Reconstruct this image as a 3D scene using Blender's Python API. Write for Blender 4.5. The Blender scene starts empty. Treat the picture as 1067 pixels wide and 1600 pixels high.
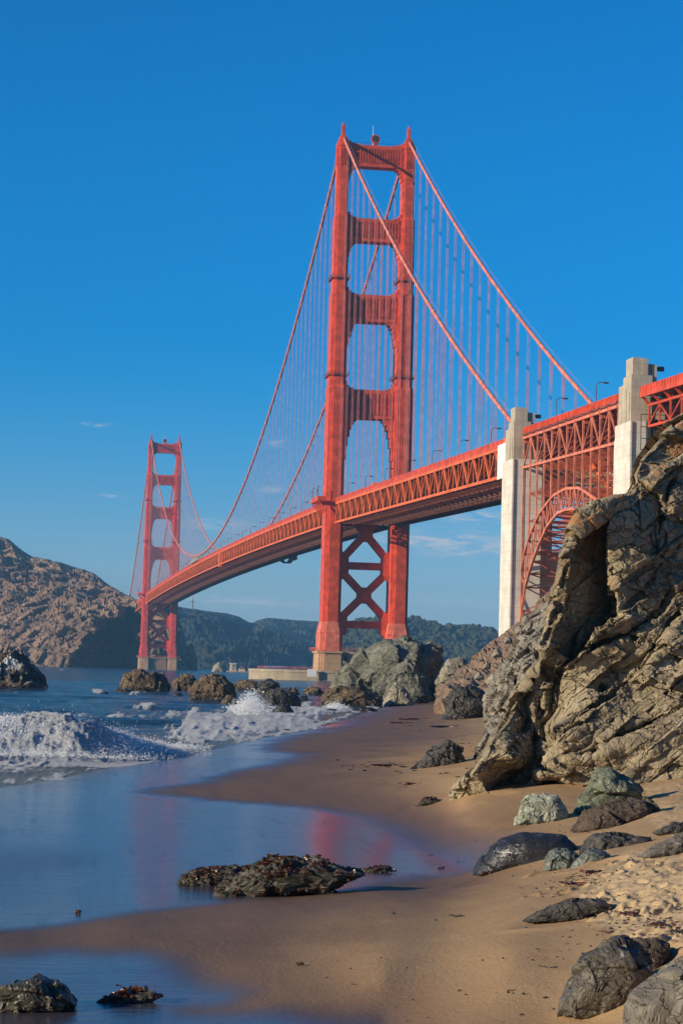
import bpy, math, random
import numpy as np
from mathutils import Vector, Matrix

S = bpy.context.scene
COL = S.collection
rng = np.random.default_rng(7)
random.seed(7)

# ------------------------------------------------------------------ camera
# world frame: X across the bridge (east), Y along the bridge (north), Z up from the water; origin under the south tower
CAM = np.array([-141.461, -899.478, 4.524])
YAW, PIT, ROL, FPX = 0.144973, 0.0709725, 0.0275058, 3474.64
FW = np.array([math.sin(YAW)*math.cos(PIT), math.cos(YAW)*math.cos(PIT), math.sin(PIT)])
RT = np.array([math.cos(YAW), -math.sin(YAW), 0.0])
UP = np.cross(RT, FW)
cam_d = bpy.data.cameras.new('camera')
cam = bpy.data.objects.new('camera', cam_d)
COL.objects.link(cam)
cr, sr = math.cos(ROL), math.sin(ROL)
xr = RT*cr - UP*(-sr)*-1.0
RX = RT*cr + UP*sr
UX = -RT*sr + UP*cr
cam.matrix_world = Matrix(((RX[0], UX[0], -FW[0], CAM[0]), (RX[1], UX[1], -FW[1], CAM[1]),
                           (RX[2], UX[2], -FW[2], CAM[2]), (0, 0, 0, 1)))
cam_d.sensor_fit = 'VERTICAL'
cam_d.sensor_height = 36
cam_d.lens = FPX/1600*36
cam_d.clip_start = 0.5
cam_d.clip_end = 120000
S.camera = cam

# ------------------------------------------------------------------ light, sky, exposure
SUN_EL, SUN_AZ = math.radians(15.5), math.radians(18.5)      # height, and how far south of west (bridge frame)
TO_SUN = Vector((-math.cos(SUN_AZ)*math.cos(SUN_EL), -math.sin(SUN_AZ)*math.cos(SUN_EL), math.sin(SUN_EL)))
sd = bpy.data.lights.new('sun', 'SUN')
sd.energy = 5.0
sd.angle = math.radians(0.5)
sd.color = (1.0, 0.85, 0.62)
so = bpy.data.objects.new('sun', sd)
COL.objects.link(so)
so.rotation_euler = TO_SUN.to_track_quat('Z', 'Y').to_euler()
S.view_settings.view_transform = 'Standard'
S.view_settings.look = 'None'
S.view_settings.exposure = 0.38
S.view_settings.gamma = 1.0
HAZE = 0.000078
HAZE_COL = (0.26, 0.62, 1.0)

class NT:
    """tiny node-tree helper"""
    def __init__(s, t):
        s.t = t; s.n = t.nodes; s.l = t.links
    def new(s, kind, **kw):
        n = s.n.new(kind)
        for k, v in kw.items():
            setattr(n, k, v)
        return n
    def put(s, sock, v):
        if isinstance(v, bpy.types.NodeSocket): s.l.new(v, sock)
        elif isinstance(v, bpy.types.Node): s.l.new(v.outputs[0], sock)
        else: sock.default_value = v
    def math(s, op, a, b=None, c=None, clamp=False):
        n = s.new('ShaderNodeMath', operation=op); n.use_clamp = clamp
        s.put(n.inputs[0], a)
        if b is not None: s.put(n.inputs[1], b)
        if c is not None: s.put(n.inputs[2], c)
        return n.outputs[0]
    def mix(s, f, a, b, mode='MIX'):
        n = s.new('ShaderNodeMix', data_type='RGBA', blend_type=mode)
        s.put(n.inputs[0], f)
        for i, v in ((6, a), (7, b)):
            if isinstance(v, tuple) and len(v) == 3: v = v+(1,)
            s.put(n.inputs[i], v)
        return n.outputs[2]
    def noise(s, vec, scale, detail=4, rough=.55, dist=0.0, out=0):
        n = s.new('ShaderNodeTexNoise'); s.put(n.inputs['Vector'], vec)
        n.inputs['Scale'].default_value = scale; n.inputs['Detail'].default_value = detail
        n.inputs['Roughness'].default_value = rough; n.inputs['Distortion'].default_value = dist
        return n.outputs[out]
    def ramp(s, f, stops):
        n = s.new('ShaderNodeValToRGB'); s.put(n.inputs[0], f)
        e = n.color_ramp.elements
        for i, (p, c) in enumerate(stops):
            if i >= 2: e.new(p)
            e[i].position = p
            if not isinstance(c, tuple): c = (c, c, c)
            e[i].color = c+(1,)
        return n.outputs[0]
    def map(s, vec, scale=(1, 1, 1), rot=(0, 0, 0), loc=(0, 0, 0)):
        n = s.new('ShaderNodeMapping'); s.put(n.inputs[0], vec)
        n.inputs['Scale'].default_value = scale; n.inputs['Rotation'].default_value = rot
        n.inputs['Location'].default_value = loc
        return n.outputs[0]
    def attr(s, name):
        return s.new('ShaderNodeAttribute', attribute_name=name).outputs['Fac']
    def smooth(s, v, a, b):
        n = s.new('ShaderNodeMapRange', interpolation_type='SMOOTHSTEP'); s.put(n.inputs[0], v)
        n.inputs[1].default_value = a; n.inputs[2].default_value = b
        return n.outputs[0]

W = bpy.data.worlds.new('World')
S.world = W
W.use_nodes = True
wt = NT(W.node_tree)
wt.n.clear()
sky = wt.new('ShaderNodeTexSky', sky_type='NISHITA')
sky.sun_disc = False
sky.sun_elevation = SUN_EL
sky.sun_rotation = math.atan2(TO_SUN.x, TO_SUN.y) % (2*math.pi)
sky.altitude = 0
sky.air_density = 1.0
sky.dust_density = 0.1
sky.ozone_density = 5.0
geo = wt.new('ShaderNodeTexCoord').outputs['Generated']
sep = wt.new('ShaderNodeSeparateXYZ'); wt.put(sep.inputs[0], geo)
azn = wt.math('ARCTAN2', sep.outputs[0], sep.outputs[1])
eln = wt.math('ARCSINE', sep.outputs[2])
gm = wt.new('ShaderNodeGamma'); wt.put(gm.inputs[0], sky.outputs[0]); gm.inputs[1].default_value = 1.0
hs = wt.new('ShaderNodeHueSaturation'); wt.put(hs.inputs['Color'], gm.outputs[0])
hs.inputs['Saturation'].default_value = 1.45; hs.inputs['Hue'].default_value = 0.5
elt = wt.smooth(eln, .02, .24)
skyc = wt.mix(1.0, hs.outputs[0], wt.mix(elt, (0.95, 0.98, 1.30), (0.03, 1.25, 1.40)), 'MULTIPLY')

def ray(u, v):
    a, b = u-533.5, 800-v
    return FW + RT*((a*cr-b*sr)/FPX) + UP*((a*sr+b*cr)/FPX)
def azel(u, v):
    d = ray(u, v); d = d/np.linalg.norm(d)
    return math.atan2(d[0], d[1]), math.asin(d[2])
clouds = None
uv = wt.new('ShaderNodeCombineXYZ'); wt.put(uv.inputs[0], wt.math('MULTIPLY', azn, 60.0)); wt.put(uv.inputs[1], wt.math('MULTIPLY', eln, 330.0))
cn = wt.noise(uv.outputs[0], 1.0, 6, .62, .8)
cn = wt.smooth(cn, .38, .66)
for (u, v, su, sv, k) in [(690, 845, 100, 14, 1.2), (755, 808, 60, 9, 1.2), (735, 862, 70, 8, 1.0), (340, 938, 120, 8, .8), (437, 693, 14, 4, 1.3),
                          (145, 663, 18, 3, 1.3), (168, 776, 20, 3, 1.1), (425, 765, 22, 5, .5), (700, 940, 120, 12, .3), (330, 820, 60, 8, .8), (480, 950, 160, 10, .3), (250, 838, 50, 6, .3)]:
    a, e = azel(u, v)
    da = wt.math('MULTIPLY', wt.math('SUBTRACT', azn, a), FPX/su)
    de = wt.math('MULTIPLY', wt.math('SUBTRACT', eln, e), FPX/sv)
    r2 = wt.math('ADD', wt.math('MULTIPLY', da, da), wt.math('MULTIPLY', de, de))
    g = wt.math('MULTIPLY', wt.math('EXPONENT', wt.math('MULTIPLY', r2, -1.0)), k)
    clouds = g if clouds is None else wt.math('ADD', clouds, g)
cl = wt.math('MULTIPLY', clouds, cn, clamp=True)
skyc = wt.mix(cl, skyc, (5.2, 5.6, 6.2))
bg = wt.new('ShaderNodeBackground'); wt.put(bg.inputs[0], skyc); bg.inputs[1].default_value = 0.078
wo = wt.new('ShaderNodeOutputWorld'); wt.l.new(bg.outputs[0], wo.inputs[0])

# ------------------------------------------------------------------ geometry of the view: pixel <-> world
def onz(u, v, z):
    d = ray(u, v); return CAM + d*((z-CAM[2])/d[2])
def dist_pt(u, v, D):
    return CAM + ray(u, v)*D
def proj(P):
    d = np.asarray(P, float)-CAM
    c = d@FW; x = FPX*(d@RX)/c; y = FPX*(d@UX)/c
    return 533.5+x, 800-y, c
FH = np.array([math.sin(YAW), math.cos(YAW)])       # horizontal forward
RH = np.array([math.cos(YAW), -math.sin(YAW)])      # horizontal right
def rd(P):                                          # world -> (right, forward) of the camera's foot
    q = np.asarray(P)[..., :2]-CAM[:2]
    return q@RH, q@FH

# ------------------------------------------------------------------ numpy noise
def _h(ix, iy, iz, s):
    n = (ix.astype(np.int64)*374761393 + iy.astype(np.int64)*668265263 + iz.astype(np.int64)*2147483647 + s*974634777) & 0xffffffff
    n = ((n ^ (n >> 13))*1274126177) & 0xffffffff
    n = ((n ^ (n >> 16))*2246822519) & 0xffffffff
    return (n ^ (n >> 15)) & 0xffffffff
def h01(ix, iy, iz, s):
    return _h(ix, iy, iz, s)/4294967295.0
def vnoise(p, s=0):
    """smooth value noise in -1..1; p (n,3)"""
    i = np.floor(p); f = p-i; f = f*f*f*(f*(f*6-15)+10); i = i.astype(np.int64)
    r = 0
    for dx in (0, 1):
        wx = f[:, 0] if dx else 1-f[:, 0]
        for dy in (0, 1):
            wy = f[:, 1] if dy else 1-f[:, 1]
            for dz in (0, 1):
                wz = f[:, 2] if dz else 1-f[:, 2]
                r = r + h01(i[:, 0]+dx, i[:, 1]+dy, i[:, 2]+dz, s)*wx*wy*wz
    return r*2-1
ROT = np.array([[.36, .48, -.8], [-.8, .6, 0], [.48, .64, .6]])
def fbm(p, oct=4, s=0, gain=.5, ridge=False):
    a = 1.0; r = 0; t = 0
    for k in range(oct):
        n = vnoise(p, s+k)
        if ridge: n = 1-2*np.abs(n)
        r = r + a*n; t += a; a *= gain
        p = (p@ROT)*2.03+7.1
    return r/t
def worley(p, s=0):
    """nearest and second nearest of a jittered grid: f1, f2, cell id hash (3 values), offset to the cell's seed"""
    i = np.floor(p).astype(np.int64)
    n = len(p)
    f1 = np.full(n, 9.0); f2 = np.full(n, 9.0); best = np.zeros((n, 3)); cid = np.zeros((n, 3), np.int64)
    for dx in (-1, 0, 1):
        for dy in (-1, 0, 1):
            for dz in (-1, 0, 1):
                c = i+np.array([dx, dy, dz])
                q = c+np.stack([h01(c[:, 0], c[:, 1], c[:, 2], s+k) for k in (1, 2, 3)], 1)
                v = p-q; d = (v*v).sum(1)
                m = d < f1
                f2 = np.where(m, f1, np.minimum(f2, d))
                f1 = np.where(m, d, f1)
                best[m] = v[m]; cid[m] = c[m]
    g = [h01(cid[:, 0], cid[:, 1], cid[:, 2], s+10+k) for k in range(4)]
    return np.sqrt(f1), np.sqrt(f2), g, best
def facets(p, size, s=0, tilt=.9, step=.5, crack=.25, frame=None):
    """height of a broken, blocky surface (unit about 1 x size)"""
    q = p if frame is None else p@frame
    q = q/size
    q = q+.18*np.stack([vnoise(q*1.7, s+50), vnoise(q*1.7+31, s+51), vnoise(q*1.7+77, s+52)], 1)
    f1, f2, g, b = worley(q, s)
    h = (g[0]-.5)*step + tilt*(b[:, 0]*(g[1]-.5)+b[:, 1]*(g[2]-.5)+b[:, 2]*(g[3]-.5))
    e = np.clip((f2-f1)/.10, 0, 1)
    h = h - crack*(1-e)**2
    return h*size
def chips(p, size, s=0, tilt=.8, step=.5, k=.45, frame=None, warp=.15):
    """continuous chipped surface: hollow facets meeting in sharp ridges"""
    q = p if frame is None else p@frame
    q = q/size
    q = q+warp*np.stack([vnoise(q*1.3, s+50), vnoise(q*1.3+31, s+51), vnoise(q*1.3+77, s+52)], 1)
    i = np.floor(q).astype(np.int64); best = np.full(len(q), 99.0)
    for dx in (-1, 0, 1):
        for dy in (-1, 0, 1):
            for dz in (-1, 0, 1):
                c = i+np.array([dx, dy, dz]); h = [h01(c[:, 0], c[:, 1], c[:, 2], s+n) for n in range(1, 8)]
                v = q-c-np.stack(h[:3], 1); d = (v*v).sum(1)
                best = np.minimum(best, h[3]*step+k*d+tilt*(v[:, 0]*(h[4]-.5)+v[:, 1]*(h[5]-.5)+v[:, 2]*(h[6]-.5)))
    return (best-.3*step)*size
def rotm(a, b, c):
    ca_, sa2, cb, sb, cc, sc_ = math.cos(a), math.sin(a), math.cos(b), math.sin(b), math.cos(c), math.sin(c)
    return np.array([[ca_, -sa2, 0], [sa2, ca_, 0], [0, 0, 1]])@np.array([[cb, 0, sb], [0, 1, 0], [-sb, 0, cb]])@np.array([[1, 0, 0], [0, cc, -sc_], [0, sc_, cc]])
def blocks(p, size, s=0, tilt=.55, step=.5, frame=None, warp=.13, crack=.10):
    """rock broken along three joint directions: flat tilted block faces with sharp edges"""
    q = p if frame is None else p@frame
    w = q/size
    w = w+warp*np.stack([vnoise(w*.9, s+50), vnoise(w*.9+31, s+51), vnoise(w*.9+77, s+52)], 1)+.03*np.stack([vnoise(w*6, s+53), vnoise(w*6+31, s+54), vnoise(w*6+77, s+55)], 1)
    w = w+np.stack([.25*w[:, 1], .2*w[:, 2], .3*w[:, 0]], 1)
    i1 = np.floor(w[:, 1]); i2 = np.floor(w[:, 2]).astype(np.int64)
    w0 = w[:, 0]*(.7+.6*h01(i1.astype(np.int64), i2, i2, s+20))+9*h01(i1.astype(np.int64), i2, i2*0, s+21)
    i0 = np.floor(w0).astype(np.int64); i1 = i1.astype(np.int64)
    g = [h01(i0, i1, i2, s+n) for n in range(1, 6)]
    f = np.stack([w0-i0, w[:, 1]-i1, w[:, 2]-i2], 1)-.5
    h = (g[0]-.5)*step+tilt*2*(f[:, 0]*(g[1]-.5)+f[:, 1]*(g[2]-.5)+f[:, 2]*(g[3]-.5))
    e = .5-np.abs(f).max(1)
    return (h-crack*(g[4] > .35)*(1-np.clip(e/.045, 0, 1))**2)*size
def rockface(p, sizes, s, frame=None, amp=1.0):
    h = 0
    for n, (z, a) in enumerate(sizes):
        fr = rotm(.35*math.sin(n*2.1+s), .3*math.sin(n*1.3+s*.7), .4*math.cos(n*1.7+s)) if frame is None else frame@rotm(.16*math.sin(n*2+1), .2*math.sin(n*3.1), .12*math.sin(n*2.7+2))
        h = h + a*(.62 if n < 2 else .5)*blocks(p, z, s+n*30, frame=fr)
        if n < 3: h = h + a*.2*chips(p, z*.8, s+n*30+9, frame=fr, step=.3)
    return h*amp
def normals(V, F):
    N = np.zeros_like(V)
    a, b, c = V[F[:, 0]], V[F[:, 1]], V[F[:, 2]]
    fn = np.cross(b-a, c-a)
    if F.shape[1] == 4:
        fn = np.cross(V[F[:, 2]]-V[F[:, 0]], V[F[:, 3]]-V[F[:, 1]])
    for k in range(F.shape[1]):
        for ax in range(3):
            N[:, ax] += np.bincount(F[:, k], fn[:, ax], minlength=len(V))
    return N/(np.linalg.norm(N, axis=1, keepdims=True)+1e-12)

# ------------------------------------------------------------------ objects
def prop(o, label=None, cat=None, group=None, kind=None):
    for k, v in (('label', label), ('category', cat), ('group', group), ('kind', kind)):
        if v: o[k] = v
    return o
def link(o, parent=None):
    COL.objects.link(o)
    if parent is not None: o.parent = parent
    return o
def mesh_np(name, V, F, mat, parent=None, smooth=True, attrs=None, origin=None):
    V = np.asarray(V, float); F = np.asarray(F)
    if origin is not None: V = V-np.asarray(origin)
    me = bpy.data.meshes.new(name)
    k = F.shape[1]
    me.vertices.add(len(V)); me.vertices.foreach_set('co', V.astype(np.float32).ravel())
    me.loops.add(F.size); me.loops.foreach_set('vertex_index', F.astype(np.int32).ravel())
    me.polygons.add(len(F)); me.polygons.foreach_set('loop_start', np.arange(0, F.size, k, dtype=np.int32))
    me.polygons.foreach_set('use_smooth', np.full(len(F), smooth))
    me.update(calc_edges=True)
    if attrs:
        for n, a in attrs.items():
            at = me.attributes.new(n, 'FLOAT', 'POINT'); at.data.foreach_set('value', np.asarray(a, np.float32))
    me.materials.append(mat)
    o = bpy.data.objects.new(name, me)
    if origin is not None: o.location = origin
    return link(o, parent)
def empty(name, loc=(0, 0, 0), rz=0, **kw):
    o = bpy.data.objects.new(name, None); o.location = loc; o.rotation_euler = (0, 0, rz); o.empty_display_size = 1
    link(o); return prop(o, **kw)
class MB:
    """collects boxes, bars, prisms and tubes into one mesh"""
    def __init__(s): s.v = []; s.f = []
    def add(s, vs, fs):
        n = len(s.v); s.v += [tuple(map(float, v)) for v in vs]; s.f += [tuple(i+n for i in f) for f in fs]
    def box(s, x0, x1, y0, y1, z0, z1):
        s.add([(x0, y0, z0), (x1, y0, z0), (x1, y1, z0), (x0, y1, z0), (x0, y0, z1), (x1, y0, z1), (x1, y1, z1), (x0, y1, z1)],
              [(0, 3, 2, 1), (4, 5, 6, 7), (0, 1, 5, 4), (1, 2, 6, 5), (2, 3, 7, 6), (3, 0, 4, 7)])
    def beam(s, p, q, w, h, up=(0, 0, 1)):
        p = np.array(p, float); q = np.array(q, float); d = q-p; L = np.linalg.norm(d); d /= L
        u = np.array(up, float)
        if abs(d@u) > .98: u = np.array([1., 0, 0])
        a = np.cross(d, u); a /= np.linalg.norm(a); b = np.cross(a, d)
        a *= w/2; b *= h/2
        s.add([p-a-b, p+a-b, p+a+b, p-a+b, q-a-b, q+a-b, q+a+b, q-a+b],
              [(0, 1, 2, 3), (7, 6, 5, 4), (0, 4, 5, 1), (1, 5, 6, 2), (2, 6, 7, 3), (3, 7, 4, 0)])
    def prism(s, poly, z0, z1, poly1=None):
        n = len(poly); poly1 = poly1 or poly
        s.add([(x, y, z0) for x, y in poly]+[(x, y, z1) for x, y in poly1],
              [tuple(range(n-1, -1, -1)), tuple(range(n, 2*n))]+[(i, (i+1) % n, n+(i+1) % n, n+i) for i in range(n)])
    def xzprism(s, poly, y0, y1):
        n = len(poly)
        s.add([(x, y0, z) for x, z in poly]+[(x, y1, z) for x, z in poly],
              [tuple(range(n)), tuple(range(2*n-1, n-1, -1))]+[(i, n+i, n+(i+1) % n, (i+1) % n) for i in range(n)])
    def tube(s, pts, r, n=8, cap=True):
        P = [np.array(p, float) for p in pts]; m = len(P)
        if not hasattr(r, '__len__'): r = [r]*m
        vs = []
        for i in range(m):
            d = P[min(i+1, m-1)]-P[max(i-1, 0)]; d /= np.linalg.norm(d)
            u = np.array([0, 0, 1.]) if abs(d[2]) < .95 else np.array([1., 0, 0])
            a = np.cross(d, u); a /= np.linalg.norm(a); b = np.cross(a, d)
            for k in range(n):
                t = 2*math.pi*k/n; vs.append(P[i]+a*r[i]*math.cos(t)+b*r[i]*math.sin(t))
        fs = [(i*n+k, i*n+(k+1) % n, (i+1)*n+(k+1) % n, (i+1)*n+k) for i in range(m-1) for k in range(n)]
        if cap: fs += [tuple(range(n-1, -1, -1)), tuple(range((m-1)*n, m*n))]
        s.add(vs, fs)
    def build(s, name, mat, parent=None, smooth=False, loc=None):
        me = bpy.data.meshes.new(name)
        v = s.v if loc is None else [(a-loc[0], b-loc[1], c-loc[2]) for a, b, c in s.v]
        me.from_pydata(v, [], s.f); me.update()
        if smooth: me.polygons.foreach_set('use_smooth', [True]*len(me.polygons))
        me.materials.append(mat)
        o = bpy.data.objects.new(name, me)
        if loc is not None and parent is None: o.location = loc
        return link(o, parent)

# ------------------------------------------------------------------ materials
def newmat(name):
    m = bpy.data.materials.new(name); m.use_nodes = True
    t = NT(m.node_tree); t.n.clear()
    b = t.new('ShaderNodeBsdfPrincipled'); o = t.new('ShaderNodeOutputMaterial')
    t.l.new(b.outputs[0], o.inputs[0])
    return m, t, b
def bump(t, b, h, strength, dist):
    n = t.new('ShaderNodeBump'); n.inputs['Strength'].default_value = strength; n.inputs['Distance'].default_value = dist
    t.put(n.inputs['Height'], h); t.l.new(n.outputs[0], b.inputs['Normal'])
def wpos(t): return t.new('ShaderNodeNewGeometry').outputs['Position']
def opos(t): return t.new('ShaderNodeTexCoord').outputs['Object']

def paint(name, col, var=.32, rough=.55, plates=None, grime=.38):
    m, t, b = newmat(name)
    p = wpos(t)
    n1 = t.noise(p, .35, 5, .6); n2 = t.noise(t.map(p, (1, 1, .12)), 1.6, 5, .65)
    c = t.mix(t.smooth(n1, .35, .7), tuple(x*(1-var) for x in col), tuple(min(1, x*(1+var*.6)) for x in col))
    c = t.mix(t.math('MULTIPLY', t.smooth(n2, .5, .75), grime), c, tuple(x*.45+.01 for x in col))
    if plates:
        sx = t.new('ShaderNodeSeparateXYZ'); t.put(sx.inputs[0], p)
        fz = t.math('FRACT', t.math('MULTIPLY', sx.outputs[2], 1/plates))
        c = t.mix(t.math('MULTIPLY', t.math('LESS_THAN', fz, .06), .3), c, tuple(x*.5 for x in col))
    t.put(b.inputs['Base Color'], c); b.inputs['Roughness'].default_value = rough
    return m
ORANGE = (0.60, 0.072, 0.024)
M_or = paint('orange_painted_steel', ORANGE, plates=3.4)
M_or2 = paint('faded_orange_primer', (0.68, 0.17, 0.10), plates=3.4)
M_tr = paint('orange_truss_steel', (0.72, 0.135, 0.03), grime=.12)
M_far = paint('red_painted_steel', (0.62, 0.07, 0.05), plates=3.4)
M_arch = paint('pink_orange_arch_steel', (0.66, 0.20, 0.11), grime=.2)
M_cab = paint('pale_orange_cable_wrap', (0.62, 0.20, 0.14), grime=.25)
M_rope = paint('suspender_rope', (0.58, 0.22, 0.22), grime=.05)
M_dkst = paint('dark_shade_toned_steel', (0.20, 0.055, 0.03), grime=.5)  # dark steel; for far truss and bracing the inner shade is painted in
M_deck = paint('road_asphalt', (0.06, 0.055, 0.05))
M_lampm = paint('lamp_post_metal', (0.12, 0.05, 0.035))
M_tarp = paint('pale_scaffold_tarp', (0.42, 0.40, 0.33))
M_white = paint('white_board', (0.78, 0.76, 0.70), var=.05, grime=.08)
M_blk = paint('dark_iron', (0.05, 0.045, 0.04))

def concrete(name, col, lift=2.4, stain=.5, scale=.25):
    m, t, b = newmat(name)
    p = wpos(t)
    n1 = t.noise(p, scale, 6, .65); n2 = t.noise(t.map(p, (1, 1, .07)), 1.1, 6, .7); n3 = t.noise(p, 6, 4, .6)
    sx = t.new('ShaderNodeSeparateXYZ'); t.put(sx.inputs[0], p)
    fz = t.math('FRACT', t.math('ADD', t.math('MULTIPLY', sx.outputs[2], 1/lift), t.math('MULTIPLY', n3, .012)))
    band = t.math('LESS_THAN', fz, .035)
    c = t.mix(t.smooth(n1, .3, .7), tuple(x*.82 for x in col), tuple(min(1, x*1.12) for x in col))
    c = t.mix(t.math('MULTIPLY', t.smooth(n2, .48, .72), stain), c, (col[0]*.42, col[1]*.38, col[2]*.32))
    c = t.mix(t.math('MULTIPLY', band, .6), c, tuple(x*.45 for x in col))
    n4 = t.noise(t.map(p, (1, 1, .03)), 2.6, 4, .75); c = t.mix(t.math('MULTIPLY', t.smooth(n4, .55, .75), stain*.7), c, (col[0]*.35, col[1]*.30, col[2]*.24))
    t.put(b.inputs['Base Color'], c); b.inputs['Roughness'].default_value = .85
    bump(t, b, t.math('ADD', n3, t.math('MULTIPLY', band, -1.0)), .3, .05)
    return m
M_con = concrete('weathered_concrete', (.42, .36, .27))
M_conw = concrete('pale_concrete', (.62, .58, .50), stain=.15)
M_pier = concrete('pier_concrete', (.44, .27, .15), lift=3.5, stain=.45)
M_fend = concrete('fender_concrete', (.33, .27, .19), lift=2.6, stain=.5)

def rock(name, cols, scale=1.0, vein=0.0, lichen=0.0, guano=0.0, wet=0.0, rough=.85, bstr=.6, strata=None, bd=.06, algae=None):
    """cols: dark, mid, light; wet is the world height below which the stone is wet and dark (0 = dry)"""
    m, t, b = newmat(name)
    p = wpos(t)
    n1 = t.noise(p, .55*scale, 8, .62, .6); n2 = t.noise(p, 3.1*scale, 7, .65, .4); n3 = t.noise(p, 16*scale, 6, .7)
    c = t.mix(t.smooth(n1, .33, .66), cols[0], cols[1])
    c = t.mix(t.math('MULTIPLY', t.smooth(n2, .48, .68), .75), c, cols[2])
    c = t.mix(t.math('MULTIPLY', t.smooth(n3, .5, .8), .4), c, tuple(x*.45 for x in cols[0]))
    hgt = t.math('ADD', n2, t.math('MULTIPLY', n3, .55))
    if strata:
        q = t.map(p, strata[0], strata[1]); ns = t.noise(q, scale, 5, .6, .6)
        c = t.mix(t.math('MULTIPLY', t.smooth(ns, .5, .62), .55), c, tuple(x*.6 for x in cols[1]))
        hgt = t.math('ADD', hgt, t.math('MULTIPLY', ns, .8))
    vo = t.new('ShaderNodeTexVoronoi', feature='DISTANCE_TO_EDGE'); t.put(vo.inputs['Vector'], t.map(p, (1, 1, 1.7), (.5, .6, .2)))
    vo.inputs['Scale'].default_value = 2.2*scale
    dn = t.noise(p, 2.5*scale, 4, .6)
    ck = t.math('SUBTRACT', 1.0, t.smooth(vo.outputs['Distance'], 0, .035))
    ck = t.math('MULTIPLY', ck, t.smooth(dn, .45, .6))
    c = t.mix(t.math('MULTIPLY', ck, .6), c, tuple(x*.25 for x in cols[0]))
    hgt = t.math('SUBTRACT', hgt, t.math('MULTIPLY', ck, .7))
    v2 = t.new('ShaderNodeTexVoronoi', feature='DISTANCE_TO_EDGE'); wv = t.new('ShaderNodeVectorMath', operation='ADD'); t.put(wv.inputs[0], t.map(p, (.8, .8, 1.5), (.2, .75, .3))); t.put(wv.inputs[1], t.noise(p, 1.2*scale, 4, .6, out=1))
    t.put(v2.inputs['Vector'], wv.outputs[0]); v2.inputs['Scale'].default_value = .8*scale
    c2 = t.math('MULTIPLY', t.math('SUBTRACT', 1.0, t.smooth(v2.outputs['Distance'], 0, .022)), .75)
    c = t.mix(c2, c, tuple(x*.2 for x in cols[0])); hgt = t.math('SUBTRACT', hgt, c2)
    if vein:
        vn = t.noise(p, .8*scale, 4, .6, 1.2); vm = t.noise(p, 1.1*scale, 3)
        line = t.math('SUBTRACT', 1.0, t.smooth(t.math('ABSOLUTE', t.math('SUBTRACT', vn, .5)), 0, .006+.008*vein))
        line = t.math('MULTIPLY', line, t.smooth(vm, .52, .66))
        line = t.math('MULTIPLY', line, t.smooth(n3, .38, .5))
        c = t.mix(t.math('MULTIPLY', line, .85), c, (.62, .60, .55))
    if lichen:
        ln = t.noise(p, 1.3*scale, 7, .7, .8); zz = t.new('ShaderNodeSeparateXYZ'); t.put(zz.inputs[0], p)
        c = t.mix(t.math('MULTIPLY', t.math('MULTIPLY', t.smooth(ln, .50, .64), lichen), t.smooth(zz.outputs[2], 5.5, 9)), c, (.42, .17, .045))
    if guano:
        gn = t.noise(t.map(p, (1, 1, .6)), .45*scale, 7, .7, .4); zz = t.new('ShaderNodeSeparateXYZ'); t.put(zz.inputs[0], p)
        g = t.math('MULTIPLY', t.smooth(t.math('ADD', gn, t.math('MULTIPLY', zz.outputs[2], .014)), .60, .70), guano)
        c = t.mix(g, c, (.6, .58, .52))
    rgh = rough
    if wet:
        zz = t.new('ShaderNodeSeparateXYZ'); t.put(zz.inputs[0], p)
        w = t.math('SUBTRACT', 1.0, t.smooth(t.math('ADD', zz.outputs[2], t.math('MULTIPLY', t.math('SUBTRACT', n1, .5), .8)), wet-.15, wet+.35))
        c = t.mix(t.math('MULTIPLY', w, .62), c, tuple(x*.22 for x in (algae or cols[0])))
        rgh = t.math('SUBTRACT', rough, t.math('MULTIPLY', w, rough-.3))
    t.put(b.inputs['Base Color'], c); t.put(b.inputs['Roughness'], rgh)
    bump(t, b, hgt, bstr, bd)
    return m
# ================================================================== THE BRIDGE
def deck_top(y):                                   # upper chord height
    if y < 0: return 72.6 + .0225*y
    if y <= 1280: return 72.6 + 4.7*(1-((y-640)/640)**2)
    return 72.6-.0225*(y-1280)
def cable_z(y):
    if y < 0: return 225.2 + .5602*y + 2.79e-4*y*y
    if y <= 1280: return 82.5 + 142.7*((y-640)/640)**2
    y = 1280-y
    return 225.2 + .5602*y + 2.79e-4*y*y

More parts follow.
